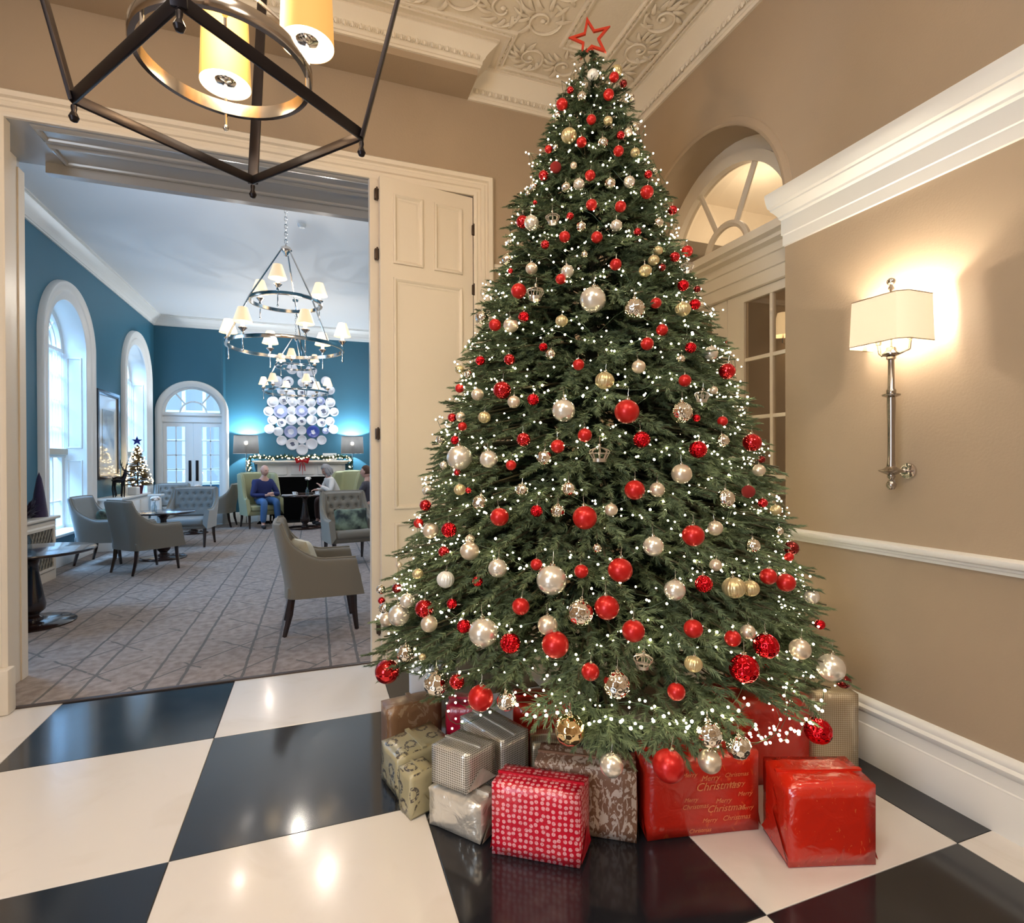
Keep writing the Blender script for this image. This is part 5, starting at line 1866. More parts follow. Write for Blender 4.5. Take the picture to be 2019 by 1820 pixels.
tree = thing('christmas_tree', 'tall decorated artificial fir christmas tree filling the corner of the hall', 'christmas tree', (TCX, TCY, 0))
MB().tube([(0, 0, 0.02), (0, 0, 1.5), (0, 0, 3.55)], [0.05, 0.04, 0.012], 10).build('trunk', mat('dark_green_trunk', (0.03, 0.03, 0.018), 0.7), tree)
b = MB()
for k in range(4):
    a = PI / 4 + k * PI / 2
    b.tube([(0, 0, 0.16), (0.30 * math.cos(a), 0.30 * math.sin(a), 0.02)], 0.018, 6)
b.lathe([(0, 0.02), (0.06, 0.02), (0.06, 0.30), (0, 0.30)], (0, 0, 0), 14)
b.build('tree_stand', BLACKIRON, tree)

# needle sprigs: template along +x, flat fan of needles
def sprig_template(n, seed):
    r = np.random.default_rng(seed)
    u = (np.arange(n) + 0.5) / n
    phi = r.uniform(0, 2 * PI, n)
    alpha = np.radians(62 - 36 * u) * r.uniform(0.85, 1.1, n)
    ln = (0.027 - 0.007 * u) * r.uniform(0.85, 1.15, n)
    base = np.stack([u * 0.093, 0 * u, -0.004 * np.sin(u * PI)], 1)
    d = np.stack([np.cos(alpha), np.sin(alpha) * np.cos(phi), np.sin(alpha) * np.sin(phi) * 0.62], 1)
    side = np.cross(d, r.normal(size=(n, 3)))
    side /= np.linalg.norm(side, axis=1)[:, None]
    w = 0.0021
    V = np.empty((n, 3, 3))
    V[:, 0] = base - side * w
    V[:, 1] = base + side * w
    V[:, 2] = base + d * ln[:, None]
    return V.reshape(-1, 3)


NN = 80
TPL = [sprig_template(NN, s) for s in range(5)]
rr = random.Random(21)
SP_M, SP_T, STEMS = [], [], []


def add_sprig(pos, d, up, sc, tone):
    d = d.normalized()
    side = up.cross(d)
    if side.length < 1e-4:
        side = Vector((1, 0, 0)).cross(d)
    side.normalize()
    u2 = d.cross(side)
    SP_M.append((pos, d, side, u2, sc, rr.randrange(5)))
    SP_T.append(tone)


z = 0.40
lay = 0
FRONT = math.atan2(-TCY, -TCX)
while z < 3.54:
    R_ = trad(z)
    nb_ = max(5, int(2 * PI * R_ / 0.145))
    for k in range(nb_):
        a = 2 * PI * (k + rr.uniform(-0.3, 0.3)) / nb_ + lay * 0.37
        if z < 0.40 + 0.20 * max(0.0, math.cos(a - FRONT)) - 0.01:
            continue
        Rb = R_ * rr.uniform(0.92, 1.035) + (0.04 if rr.random() < 0.10 else 0)
        zt = z + rr.uniform(-0.055, 0.055)
        out = Vector((math.cos(a), math.sin(a), 0))
        rise = 0.10 * R_
        r0 = Rb * 0.35
        p0 = out * r0 + Vector((0, 0, zt + rise * 0.4))
        p1 = out * Rb + Vector((0, 0, zt - 0.02 - 0.03 * rr.random()))
        axis = (p1 - p0)
        STEMS.append((p0, p1))
        back_side = math.cos(a - math.atan2(-TCY, -TCX)) < -0.35
        full = 7 if R_ > 0.3 else 6
        cnt = full if not back_side else full // 2 + 1
        tang = Vector((-out.y, out.x, 0))
        for q in range(cnt):
            t_ = 0.42 + 0.58 * (q + 1) / cnt if q < cnt - 1 else 1.0
            pos = p0 + axis * min(1.0, t_) + Vector((rr.uniform(-0.01, 0.01), rr.uniform(-0.01, 0.01), rr.uniform(-0.018, 0.018)))
            if q == cnt - 1:
                d = axis.normalized() + Vector((0, 0, rr.uniform(-0.35, 0.15)))
            else:
                sd = 1 if q % 2 else -1
                sp = rr.uniform(0.5, 1.15)
                d = axis.normalized() * 0.9 + tang * sd * sp + Vector((0, 0, rr.uniform(-0.45, 0.25)))
            d = d.normalized()
            sc = rr.uniform(0.85, 1.25) * (0.75 if R_ < 0.2 else 1.0)
            start = pos - d * 0.05 * sc
            # keep the tips inside the silhouette
            tip = start + d * 0.10 * sc
            tr_ = math.hypot(tip.x, tip.y)
            if tr_ > Rb + 0.035:
                start -= Vector((tip.x, tip.y, 0)).normalized() * (tr_ - Rb - 0.035)
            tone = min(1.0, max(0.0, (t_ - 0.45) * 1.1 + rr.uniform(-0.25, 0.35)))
            add_sprig(start, d, Vector((rr.uniform(-0.3, 0.3), rr.uniform(-0.3, 0.3), 1)), sc, tone)
    z += 0.082 if R_ > 0.3 else 0.062
    lay += 1
# drooping sprays over the presents at the front
for (da, zz, rad, drop) in ((0.10, 0.55, 1.10, 0.16), (0.02, 0.57, 1.10, 0.12), (0.28, 0.54, 1.12, 0.13), (-0.12, 0.60, 1.06, 0.10), (0.42, 0.56, 1.08, 0.08)):
    a = FRONT + da
    out = Vector((math.cos(a), math.sin(a), 0))
    tang = Vector((-out.y, out.x, 0))
    base = out * (rad - 0.12) + Vector((0, 0, zz))
    STEMS.append((out * (rad - 0.4) + Vector((0, 0, zz + 0.06)), base))
    for q in range(7):
        sd = (q - 3) / 3
        d = out * 0.35 + tang * sd * 0.75 + Vector((0, 0, -0.6 + 0.2 * abs(sd)))
        add_sprig(base + tang * sd * 0.02, d, out, 1.25 + 0.3 * rr.random(), 0.85)
        add_sprig(base + d.normalized() * 0.06, d + tang * 0.2, out, 1.1, 0.7)
# dense outer shell, and an inner shell coloured dark to paint shade between branches
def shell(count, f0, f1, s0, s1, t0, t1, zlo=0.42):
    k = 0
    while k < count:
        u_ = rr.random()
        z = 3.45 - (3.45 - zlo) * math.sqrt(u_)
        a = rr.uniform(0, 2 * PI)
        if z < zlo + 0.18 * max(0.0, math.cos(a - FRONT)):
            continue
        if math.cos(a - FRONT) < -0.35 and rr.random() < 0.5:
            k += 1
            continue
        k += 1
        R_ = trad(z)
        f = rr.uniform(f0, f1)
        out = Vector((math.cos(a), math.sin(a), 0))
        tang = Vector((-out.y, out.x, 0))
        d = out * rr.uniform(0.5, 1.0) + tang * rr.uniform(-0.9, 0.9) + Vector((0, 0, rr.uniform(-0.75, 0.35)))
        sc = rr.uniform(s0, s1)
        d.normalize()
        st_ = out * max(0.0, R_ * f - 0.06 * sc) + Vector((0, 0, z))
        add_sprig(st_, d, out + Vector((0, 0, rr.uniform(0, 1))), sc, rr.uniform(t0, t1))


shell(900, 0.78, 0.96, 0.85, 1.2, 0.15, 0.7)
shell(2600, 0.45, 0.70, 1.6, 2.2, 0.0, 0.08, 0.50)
# hand-like fans of sprigs at the branch ends
k = 0
while k < 950:
    z = 3.42 - (3.42 - 0.44) * math.sqrt(rr.random())
    a = rr.uniform(0, 2 * PI)
    if z < 0.44 + 0.18 * max(0.0, math.cos(a - FRONT)):
        continue
    k += 1
    if math.cos(a - FRONT) < -0.35 and rr.random() < 0.4:
        continue
    R_ = trad(z)
    big = min(1.0, 0.55 + R_ * 0.7)
    out = Vector((math.cos(a), math.sin(a), 0))
    tang = Vector((-out.y, out.x, 0))
    d = (out * rr.uniform(0.55, 1.0) + tang * rr.uniform(-0.7, 0.7) + Vector((0, 0, rr.uniform(-0.8, 0.25)))).normalized()
    nrm2 = (out * 0.6 + Vector((rr.uniform(-0.4, 0.4), rr.uniform(-0.4, 0.4), rr.uniform(0.2, 1.0)))).normalized()
    sd = d.cross(nrm2).normalized()
    L_ = 0.20 * big
    f = rr.uniform(0.88, 1.02)
    tip = out * R_ * f + Vector((0, 0, z))
    base = tip - d * L_
    tn = rr.uniform(0.45, 1.0)
    STEMS.append((base - out * 0.12, base + d * L_ * 0.5))
    add_sprig(base + d * L_ * 0.42, d, nrm2, 1.30 * big, tn)
    for s_ in (1, -1):
        add_sprig(base + d * L_ * 0.34, d * 0.85 + sd * s_ * 0.55, nrm2, 1.15 * big, tn - 0.05)
        add_sprig(base + d * L_ * 0.10, d * 0.6 + sd * s_ * 0.8, nrm2, 1.0 * big, tn - 0.12)
# loose wisps at the very top
for k in range(16):
    a = rr.uniform(0, 2 * PI)
    add_sprig(Vector((0, 0, 3.42 + 0.007 * k)), Vector((math.cos(a) * 0.7, math.sin(a) * 0.7, 0.8)), Vector((0, 0, 1)), 0.72, 0.3)

# a sprig behind every bauble carries it
for s_ in ORN_TXT.split(';'):
    k_, x_, y_, z_, r_ = s_.split(',')
    p_ = Vector((float(x_) / 1000 - TCX, float(y_) / 1000 - TCY, float(z_) / 1000))
    r_ = float(r_) / 1000
    out = Vector((p_.x, p_.y, 0)).normalized()
    tip = p_ + Vector((0, 0, r_ * 1.9 + 0.004)) - out * 0.005
    d = out + Vector((0, 0, -0.35))
    st_ = tip - d.normalized() * 0.115
    add_sprig(st_, d, Vector((0, 0, 1)), 1.2, 0.8)
    inner = out * max(0.05, math.hypot(p_.x, p_.y) - 0.5) + Vector((0, 0, max(0.45, float(z_) / 1000 + (0.12 if float(z_) < 2900 else -0.03))))
    STEMS.append((inner, tip))
    if float(z_) < 620:
        for q in range(9):
            t_ = 0.35 + 0.07 * q
            add_sprig(inner.lerp(tip, t_), (tip - inner).normalized() + Vector((-out.y, out.x, 0)) * (0.8 if q % 2 else -0.8) + Vector((0, 0, -0.2)), Vector((0, 0, 1)), 1.1, 0.6)

nS = len(SP_M)
POS = np.array([tuple(s[0]) for s in SP_M])
DX = np.array([tuple(s[1]) for s in SP_M])
DY_ = np.array([tuple(s[2]) for s in SP_M])
DZ = np.array([tuple(s[3]) for s in SP_M])
SCL = np.array([s[4] for s in SP_M])
IDX = np.array([s[5] for s in SP_M])
TV = np.stack(TPL)[IDX] * SCL[:, None, None]
VV = POS[:, None, :] + TV[:, :, 0:1] * DX[:, None, :] + TV[:, :, 1:2] * DY_[:, None, :] + TV[:, :, 2:3] * DZ[:, None, :]
VV = VV.reshape(-1, 3).astype(np.float32)
VV[:, 0] = np.minimum(VV[:, 0], XW - TCX - 0.012)      # tips brush the wall without passing it
nt_ = len(VV) // 3
me = bpy.data.meshes.new('needles')
me.vertices.add(len(VV))
me.vertices.foreach_set('co', VV.ravel())
me.loops.add(len(VV))
me.loops.foreach_set('vertex_index', np.arange(len(VV), dtype=np.int32))
me.polygons.add(nt_)
me.polygons.foreach_set('loop_start', np.arange(0, len(VV), 3, dtype=np.int32))
me.polygons.foreach_set('loop_total', np.full(nt_, 3, dtype=np.int32))
me.update()
me.validate()
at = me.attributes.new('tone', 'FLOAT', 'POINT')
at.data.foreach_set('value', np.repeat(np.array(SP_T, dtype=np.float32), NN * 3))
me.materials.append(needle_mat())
o = bpy.data.objects.new('needles', me)
COL.objects.link(o)
o.parent = tree
o['kind'] = 'stuff'
b = MB()
for (p0, p1) in STEMS:
    b.tube([p0, (p0 + p1) / 2 + Vector((0, 0, 0.012)), p1], [0.006, 0.005, 0.003], 4)
for s in SP_M[::1]:
    pass
o = b.build('branches', mat('brown_green_twigs', (0.05, 0.045, 0.02), 0.7), tree)
o['kind'] = 'stuff'

# star topper
stp = thing('star_topper', 'red outlined five pointed star on the very top of the christmas tree', 'star', (TCX, TCY, 3.675))
stp.rotation_euler = (0.0, math.radians(-9), -0.495)
RS = mat('red_glitter_star', (0.55, 0.045, 0.02), 0.35, metal=0.5)
po = [Vector((x, 0, z)) for x, z in star_poly(0.100, 0.042)]
b = MB()
b.molding(po, (0, -1, 0), [(-0.006, -0.006), (0.006, -0.006), (0.006, 0.006), (-0.006, 0.006), (-0.006, -0.006)], closed=True)
b.build('star_outline', RS, stp)
MB().tube([(0.0, 0, -0.05), (0.0, 0, -0.14)], 0.006, 6).tube([(0, 0, -0.08), (0, 0, -0.13)], [0.008, 0.014], 10).build('star_socket', RS, stp)

# fairy lights: two strings wound down the tree
fl = thing('fairy_lights', 'strings of tiny warm white fairy lights wound around the christmas tree', 'fairy lights', (TCX, TCY, 0))
BULBM = mat('fairy_light_bulb', (1, 0.9, 0.7), 0.4, emit=(1.0, 0.83, 0.52), estr=32.0)
cab = MB()
blb = MB()
ico = bmesh.new()
bmesh.ops.create_icosphere(ico, subdivisions=1, radius=1)
ico.verts.index_update()
IV = [v.co.copy() for v in ico.verts]
IF = [tuple(v.index for v in f.verts) for f in ico.faces]
ico.free()
for sidx in range(3):
    pts = []
    a = sidx * 2.1
    z = 3.52 - sidx * 0.05
    r2 = random.Random(90 + sidx)
    w1, w2 = r2.uniform(0, 6), r2.uniform(0, 6)
    while z > 0.42:
        R_ = trad(z)
        rj = R_ * (0.945 + 0.055 * math.sin(a * 7.3 + w1)) + 0.02 * math.sin(a * 17 + w2)
        zz = z + 0.055 * math.sin(a * 5.3 + w2) + 0.030 * math.sin(a * 13.7 + w1)
        pts.append(Vector((rj * math.cos(a), rj * math.sin(a), zz)))
        st_ = 0.046 / max(0.12, R_)
        a += st_
        z -= st_ * 0.235 / (2 * PI)
    cab.tube(pts, 0.0013, 3, caps=False)
    for i, p_ in enumerate(pts):
        j = Vector((r2.uniform(-1, 1), r2.uniform(-1, 1), r2.uniform(-0.8, 1))) * 0.024
        q_ = p_ + j
        s_ = r2.uniform(0.0030, 0.0052)
        blb.add([q_ + v * s_ for v in IV], IF, 0, True)
# a drooping end of the string at the lower right front
for (a0, a1, zz, dip) in ((FRONT - 0.30, FRONT + 0.50, 0.60, 0.02), (FRONT + 0.50, FRONT + 0.95, 0.52, 0.06)):
    pts = []
    for i in range(26):
        t_ = i / 25
        a = a0 + (a1 - a0) * t_
        pts.append(Vector((1.10 * math.cos(a), 1.10 * math.sin(a), zz - dip * 4 * t_ * (1 - t_) + 0.02 * math.sin(i * 1.3))))
    cab.tube(pts, 0.0013, 3, caps=False)
    for p_ in pts:
        q_ = p_ + Vector((rr.uniform(-1, 1), rr.uniform(-1, 1), rr.uniform(-1, 1))) * 0.008
        blb.add([q_ + v * 0.0062 for v in IV], IF, 0, True)
o = cab.build('light_cable', mat('green_cable', (0.02, 0.05, 0.02), 0.5), fl, fix=False)
o['kind'] = 'stuff'
o = blb.build('light_bulbs', BULBM, fl, fix=False)
o['kind'] = 'stuff'

# ------------------------------------------------------------------ baubles
OM = {
    'R': mat('matte_red_bauble', (0.52, 0.009, 0.007), 0.34, metal=0.35, coat=0.1),
    'S': mat('shiny_red_bauble', (0.66, 0.010, 0.016), 0.10, metal=0.85, coat=0.5),
    'D': mat('dark_red_bauble', (0.24, 0.012, 0.010), 0.16, metal=0.8, coat=0.4),
    'F': mat('dimpled_red_bauble', (0.66, 0.008, 0.016), 0.08, metal=0.9),
    'T': mat('velvet_red_bauble', (0.42, 0.014, 0.012), 0.75, bump=0.8, bscale=120),
    'P': mat('pearl_bauble', (0.84, 0.77, 0.66), 0.24, metal=0.65, coat=0.4),
    'C': mat('champagne_bauble', (0.74, 0.62, 0.48), 0.32, metal=0.65, coat=0.3),
    'G': mat('gold_ribbed_bauble', (0.66, 0.54, 0.30), 0.32, metal=0.7),
    'W': mat('white_ribbed_bauble', (0.78, 0.77, 0.72), 0.3, metal=0.2, coat=0.4),
    'M': mat('mirrored_silver_bauble', (0.88, 0.82, 0.72), 0.04, metal=1.0),
    'O': mat('mirrored_gold_bauble', (0.92, 0.70, 0.38), 0.04, metal=1.0),
    'K': mat('pewter_crown', (0.62, 0.56, 0.48), 0.28, metal=0.9),
}
CAPM = mat('bauble_cap_metal', (0.72, 0.66, 0.52), 0.25, metal=1.0)


def ball_mesh(kind):
    b = MB()
    if kind in 'RSDPC':
        b.sphere((0, 0, 0), 1, 32, 20)
    elif kind == 'T':
        b.sphere((0, 0, 0), 1, 32, 20)
    elif kind in 'GW':
        n, m = 72, 22
        vs, fs = [], []
        for i in range(m + 1):
            th = PI * i / m
            for j in range(n):
                a = 2 * PI * j / n
                rb = 1 + 0.035 * math.cos(a * 18) * math.sin(th)
                vs.append((rb * math.sin(th) * math.cos(a), rb * math.sin(th) * math.sin(a), -math.cos(th)))
        fs = [(i * n + j, i * n + (j + 1) % n, (i + 1) * n + (j + 1) % n, (i + 1) * n + j) for i in range(m) for j in range(n)]
        b.add(vs, fs, 0, True)
    elif kind in 'MOF':
        # dimpled glass ball: staggered concave facets
        n, m = 64, 36
        vs = []
        dim = []
        for r_ in range(-3, 4):
            th = PI / 2 + r_ * 0.40
            c_ = max(4, int(12 * math.sin(th)))
            for q in range(c_):
                a = 2 * PI * (q + 0.5 * (r_ % 2)) / c_
                dim.append((math.sin(th) * math.cos(a), math.sin(th) * math.sin(a), -math.cos(th)))
        dim = np.array(dim)
        dep = {'M': 0.055, 'O': 0.03, 'F': 0.09}[kind]
        for i in range(m + 1):
            th = PI * i / m
            for j in range(n):
                a = 2 * PI * j / n
                v = np.array((math.sin(th) * math.cos(a), math.sin(th) * math.sin(a), -math.cos(th)))
                dd = np.min(np.sum((dim - v) ** 2, axis=1))
                k_ = 1 - dep * max(0.0, 1 - dd / 0.045)
                vs.append(tuple(v * k_))
        fs = [(i * n + j, i * n + (j + 1) % n, (i + 1) * n + (j + 1) % n, (i + 1) * n + j) for i in range(m) for j in range(n)]
        b.add(vs, fs, 0, True)
    elif kind == 'K':
        # crown: band, eight arches, orb
        b.lathe([(0.62, -0.95), (0.66, -0.95), (0.70, -0.60), (0.66, -0.58), (0.62, -0.95)], (0, 0, 0), 28, caps=False)
        for q in range(8):
            a = q * PI / 4
            pts = []
            for i in range(10):
                t_ = i / 9
                r_ = (0.68 + 0.34 * math.sin(t_ * PI * 0.62)) if t_ < 0.55 else (0.68 + 0.34 * math.sin(0.55 * PI * 0.62)) * (1 - ((t_ - 0.55) / 0.45) ** 1.8)
                zz = -0.6 + 1.15 * t_ ** 0.8
                pts.append((r_ * math.cos(a), r_ * math.sin(a), zz))
            b.tube(pts, 0.055, 5)
        b.tube([(1.0 * math.cos(2 * PI * i / 24), 1.0 * math.sin(2 * PI * i / 24), -0.08) for i in range(24)], 0.045, 5, closed=True)
        b.sphere((0, 0, 0.66), 0.13, 8, 6)
    return b.mesh('bauble', OM[kind], sharp=89 if kind != 'K' else 40)


cb = MB()
cb.lathe([(0.0, 0.97), (0.17, 0.97), (0.17, 1.12), (0.14, 1.14), (0.0, 1.14)], (0, 0, 0), 14)
cb.tube([(0.09 * math.cos(PI * i / 8), 0, 1.13 + 0.15 * math.sin(PI * i / 8)) for i in range(9)], 0.022, 5)
CAP_ME = cb.mesh('cap', CAPM)
hb = MB()
hb.tube([(0, 0, 1.26), (0.03, 0, 1.6), (0.0, 0, 1.95)], 0.018, 4)
HANG_ME = hb.mesh('hanging_loop', OM['P'])
ORN = ORN_TXT
LOOK = {'R': 'matte red bauble', 'S': 'shiny red bauble', 'D': 'dark red glossy bauble', 'F': 'dimpled shiny red bauble', 'T': 'velvety red bauble', 'P': 'pearl white bauble', 'C': 'champagne bauble',
        'G': 'ribbed gold bauble', 'W': 'ribbed silvery white bauble', 'M': 'mirrored silver bauble', 'O': 'mirrored gold bauble', 'K': 'openwork metal crown ornament'}
SHORT = {'R': 'matte red', 'S': 'shiny red', 'D': 'dark red', 'F': 'dimpled red', 'T': 'velvety red', 'P': 'pearl', 'C': 'champagne', 'G': 'gold ribbed', 'W': 'white ribbed', 'M': 'mirrored', 'O': 'gold mirrored', 'K': 'crown'}
orn = [s.split(',') for s in ORN.split(';')]
orn = [(k, float(x) / 1000, float(y) / 1000, float(z_) / 1000, float(r_) / 1000) for k, x, y, z_, r_ in orn]


def scr(x, y, z_):
    d = Vector((x, y, z_ - 1.45))
    w = d.dot(_f)
    return (d.dot(_r2) / w * F_PX, -d.dot(_u2) / w * F_PX)


S2 = [scr(*q[1:4]) for q in orn]
BME = {}
used = {}
for i, (k, x, y, z_, r_) in enumerate(orn):
    if k not in BME:
        BME[k] = ball_mesh(k)
    o = bpy.data.objects.new('bauble' if k != 'K' else 'crown_ornament', BME[k])
    COL.objects.link(o)
    o.location = (x, y, z_)
    o.scale = (r_, r_, r_ * (0.97 if k != 'G' else 0.93))
    o.rotation_euler = (rr.uniform(-0.12, 0.12), rr.uniform(-0.12, 0.12), rr.uniform(0, 6))
    for nm, me_ in (('cap', CAP_ME), ('hanging_loop', HANG_ME)):
        c = bpy.data.objects.new(nm, me_)
        COL.objects.link(c)
        c.parent = o
        if k == 'K':
            c.location = (0, 0, -0.25)
    # wording
    size = 'small ' if r_ < 0.015 else ('large ' if r_ > 0.028 else '')
    f_ = (z_ - 0.25) / 3.4
    hgt = ['on the lowest branches', 'low down', 'in the lower part', 'below the middle', 'at mid height', 'above the middle', 'in the upper part', 'high up', 'near the top', 'just under the star'][max(0, min(9, int(f_ * 10)))]
    c0 = scr(TCX, TCY, z_)[0]
    hw_ = trad(z_) / 2.8 * F_PX
    fr_ = (S2[i][0] - c0) / max(hw_, 20)
    side = 'far left' if fr_ < -0.72 else ('left' if fr_ < -0.25 else ('centre' if fr_ < 0.25 else ('right' if fr_ < 0.72 else 'far right')))
    lab = '%s%s %s, %s' % (size, LOOK[k], hgt, side)
    if lab in used or True:
        order = sorted((math.hypot(S2[j][0] - S2[i][0], S2[j][1] - S2[i][1]), j) for j in range(len(orn)) if j != i)
        for (dd, j) in order[:8]:
            dx, dy = S2[j][0] - S2[i][0], S2[j][1] - S2[i][1]
            rel = ('right of' if dx < 0 else 'left of') if abs(dx) > abs(dy) else ('below' if dy < 0 else 'above')
            l2 = '%s%s %s %s, %s a %s one' % (size, LOOK[k], hgt, side, rel, SHORT[orn[j][0]])
            if l2 not in used:
                break
        lab = l2
    used[lab] = 1
    tag(o, lab, 'bauble' if k != 'K' else 'ornament', 'baubles hanging on the christmas tree')
# ------------------------------------------------------------------ presents
def gift(name, label, pts, z0, h, m_, lean=(0, 0, 0), flap=True, soft=0.008, taper=0.0, ribbon=None):
    """pts: four base corners (front-left, front-right, back-right, back-left)"""
    P0 = [Vector((x, y, z0)) for x, y in pts]
    c = sum(P0, Vector()) / 4
    up_ = Vector(lean) + Vector((0, 0, h))
    n = 6
    b = MB()
    rnd = random.Random(hash(label) % 1000 if False else len(label) * 7)
    P1 = [c + (p_ - c) * (1 - taper) + up_ for p_ in P0]
    P1 = [Vector((p_.x, p_.y, p_.z)) for p_ in P1]
    uvs = []

    def face(a, b_, c_, d_):
        # subdivided, softened panel with slight bulge
        nn = (b_ - a).cross(d_ - a).normalized()
        L1, L2 = (b_ - a).length, (d_ - a).length
        base = len(b.v)
        vs = []
        for j in range(n + 1):
            for i in range(n + 1):
                u_, v_ = i / n, j / n
                p_ = a * (1 - u_) * (1 - v_) + b_ * u_ * (1 - v_) + c_ * u_ * v_ + d_ * (1 - u_) * v_
                e = min(u_, 1 - u_, v_, 1 - v_)
                bul = soft * (min(1.0, e * 5) ** 0.5) * 0.6
                if 0 < i < n and 0 < j < n:
                    bul += rnd.uniform(-1, 1) * soft * 0.25
                vs.append(p_ + nn * (bul - soft * 0.3))
                uvs.append((u_ * L1, v_ * L2))
        b.add(vs, [(j * (n + 1) + i, j * (n + 1) + i + 1, (j + 1) * (n + 1) + i + 1, (j + 1) * (n + 1) + i) for j in range(n) for i in range(n)], 0, True)
    A, B, Cc, D = P0
    E_, F_, G, H = P1
    face(A, B, F_, E_)
    face(B, Cc, G, F_)
    face(Cc, D, H, G)
    face(D, A, E_, H)
    face(E_, F_, G, H)
    face(D, Cc, B, A)
    me = b.mesh('paper_wrapping', m_, 35, fix=False)
    uvl = me.uv_layers.new(name='UVMap')
    for lp_ in me.loops:
        uvl.data[lp_.index].uv = uvs[lp_.vertex_index]
    bm = bmesh.new()
    bm.from_mesh(me)
    bmesh.ops.remove_doubles(bm, verts=bm.verts, dist=soft * 1.1)
    bm.to_mesh(me)
    bm.free()
    t = thing(name, label, 'present', tuple(c))
    o = bpy.data.objects.new('wrapping', me)
    COL.objects.link(o)
    o.parent = t
    o.location = -c
    if flap:
        # overlapping paper seam along the top and folded end flap
        f = MB()
        q0, q1 = (E_ + H) / 2, (F_ + G) / 2
        w = (H - E_) * 0.04
        f.add([q0 - w + Vector((0, 0, 0.004 + soft * 0.6)), q1 - w + Vector((0, 0, 0.004 + soft * 0.6)), q1 + w + Vector((0, 0, 0.003 + soft * 0.6)), q0 + w + Vector((0, 0, 0.003 + soft * 0.6)),
               q0 - w + Vector((0, 0, 0.0)), q1 - w + Vector((0, 0, 0.0)), q1 + w + Vector((0, 0, 0.0)), q0 + w + Vector((0, 0, 0.0))],
              [(0, 1, 2, 3), (0, 4, 5, 1), (1, 5, 6, 2), (2, 6, 7, 3), (3, 7, 4, 0)], 0, False)
        fo = f.build('paper_seam', m_, t)
        fo.location = -c
        nn = (Cc - B).cross(Vector((0, 0, 1))).normalized()
        for (a_, b_, e_, g_) in ((B, Cc, F_, G), (D, A, H, E_)):
            nr = (b_ - a_).cross(e_ - a_).normalized()
            tri = MB()
            off = nr * (0.002 + soft * 0.5)
            mid = (a_ + b_ + e_ + g_) / 4
            lo = a_ * 0.94 + e_ * 0.06
            lo2 = b_ * 0.94 + g_ * 0.06
            tri.add([lo + off, lo2 + off, mid + off * 1.6, mid + off * 0.2], [(0, 1, 2), (1, 0, 3)], 0, False)
            to = tri.build('end_flap', m_, t)
            to.location = -c
    return t


def quad_from(a, b_, depth, shear=0.0):
    a, b_ = Vector(a), Vector(b_)
    d = (b_ - a)
    nrm_ = Vector((-d.y, d.x)).normalized()
    if nrm_.y < 0:
        nrm_ = -nrm_
    s_ = d.normalized() * shear
    return [tuple(a), tuple(b_), tuple(b_ + nrm_ * depth + s_), tuple(a + nrm_ * depth + s_)]


M_PINK = pattern_mat('red_snowflake_paper', (0.62, 0.008, 0.030), (0.92, 0.42, 0.46), 'flakes', 48, 0.32, thr=0.34)
M_RED = pattern_mat('shiny_red_paper', (0.56, 0.018, 0.006), (0.66, 0.10, 0.03), 'leafy', 30, 0.22, thr=0.70, coat=0.7, crumple=0.35)
M_RED2 = pattern_mat('red_lettered_paper', (0.52, 0.018, 0.008), (0.62, 0.07, 0.02), 'leafy', 14, 0.28, thr=0.68, coat=0.5)
M_DEEP = pattern_mat('crimson_paper', (0.42, 0.006, 0.035), (0.5, 0.02, 0.05), 'leafy', 10, 0.3, thr=0.6, coat=0.5)
M_BROWN = pattern_mat('brown_paper_white_trees', (0.26, 0.135, 0.085), (0.66, 0.54, 0.46), 'leafy', 34, 0.5, thr=0.53, coat=0.1)
M_KRAFT = pattern_mat('brown_kraft_paper', (0.24, 0.125, 0.06), (0.34, 0.22, 0.13), 'leafy', 12, 0.4, thr=0.55, coat=0.3)
M_SILV = pattern_mat('silver_foil_paper', (0.80, 0.76, 0.68), (0.7, 0.7, 0.7), 'none', 10, 0.22, metal=0.5, coat=0.4, crumple=0.6)
M_WEAVE = pattern_mat('silver_diamond_paper', (0.74, 0.71, 0.64), (0.13, 0.11, 0.09), 'weave', 56, 0.26, metal=0.4, thr=0.16, fg_metal=0.2, coat=0.2)
M_WEAVE2 = pattern_mat('champagne_diamond_paper', (0.60, 0.52, 0.38), (0.36, 0.28, 0.18), 'weave', 55, 0.3, metal=0.5, thr=0.0, coat=0.2)
M_WREATH = pattern_mat('cream_wreath_paper', (0.42, 0.37, 0.22), (0.07, 0.06, 0.05), 'wreath', 11, 0.30, coat=0.4)

gift('gift_box', 'red present with pale pink snowflake dots, front of the pile', quad_from((0.599, 1.885), (0.868, 1.703), 0.135, 0.02), 0.002, 0.262, M_PINK)
gift('gift_box', 'shiny plain red cube present at the right front of the pile', [(1.561, 1.452), (1.867, 1.357), (1.935, 1.53), (1.632, 1.64)], 0.002, 0.285, M_RED)
g3 = gift('gift_box', 'large red present printed with gold greetings, left of the plain red cube', [(1.170, 1.740), (1.618, 1.645), (1.68, 1.80), (1.215, 1.90)], 0.002, 0.305, M_RED2)
gift('gift_box', 'brown present with pale leaf print between pink dotted and red ones', [(0.800, 1.955), (1.128, 1.742), (1.205, 1.875), (0.885, 2.085)], 0.002, 0.262, M_BROWN)
gift('gift_box', 'crumpled silver foil present on the floor left of the pink dotted one', [(0.414, 2.126), (0.570, 1.936), (0.675, 2.020), (0.520, 2.212)], 0.002, 0.150, M_SILV, soft=0.016)
gift('gift_box', 'silver box with dark diamond weave, stacked on the crumpled foil present', [(0.425, 2.115), (0.532, 1.985), (0.672, 2.055), (0.562, 2.195)], 0.172, 0.150, M_WEAVE, soft=0.005)
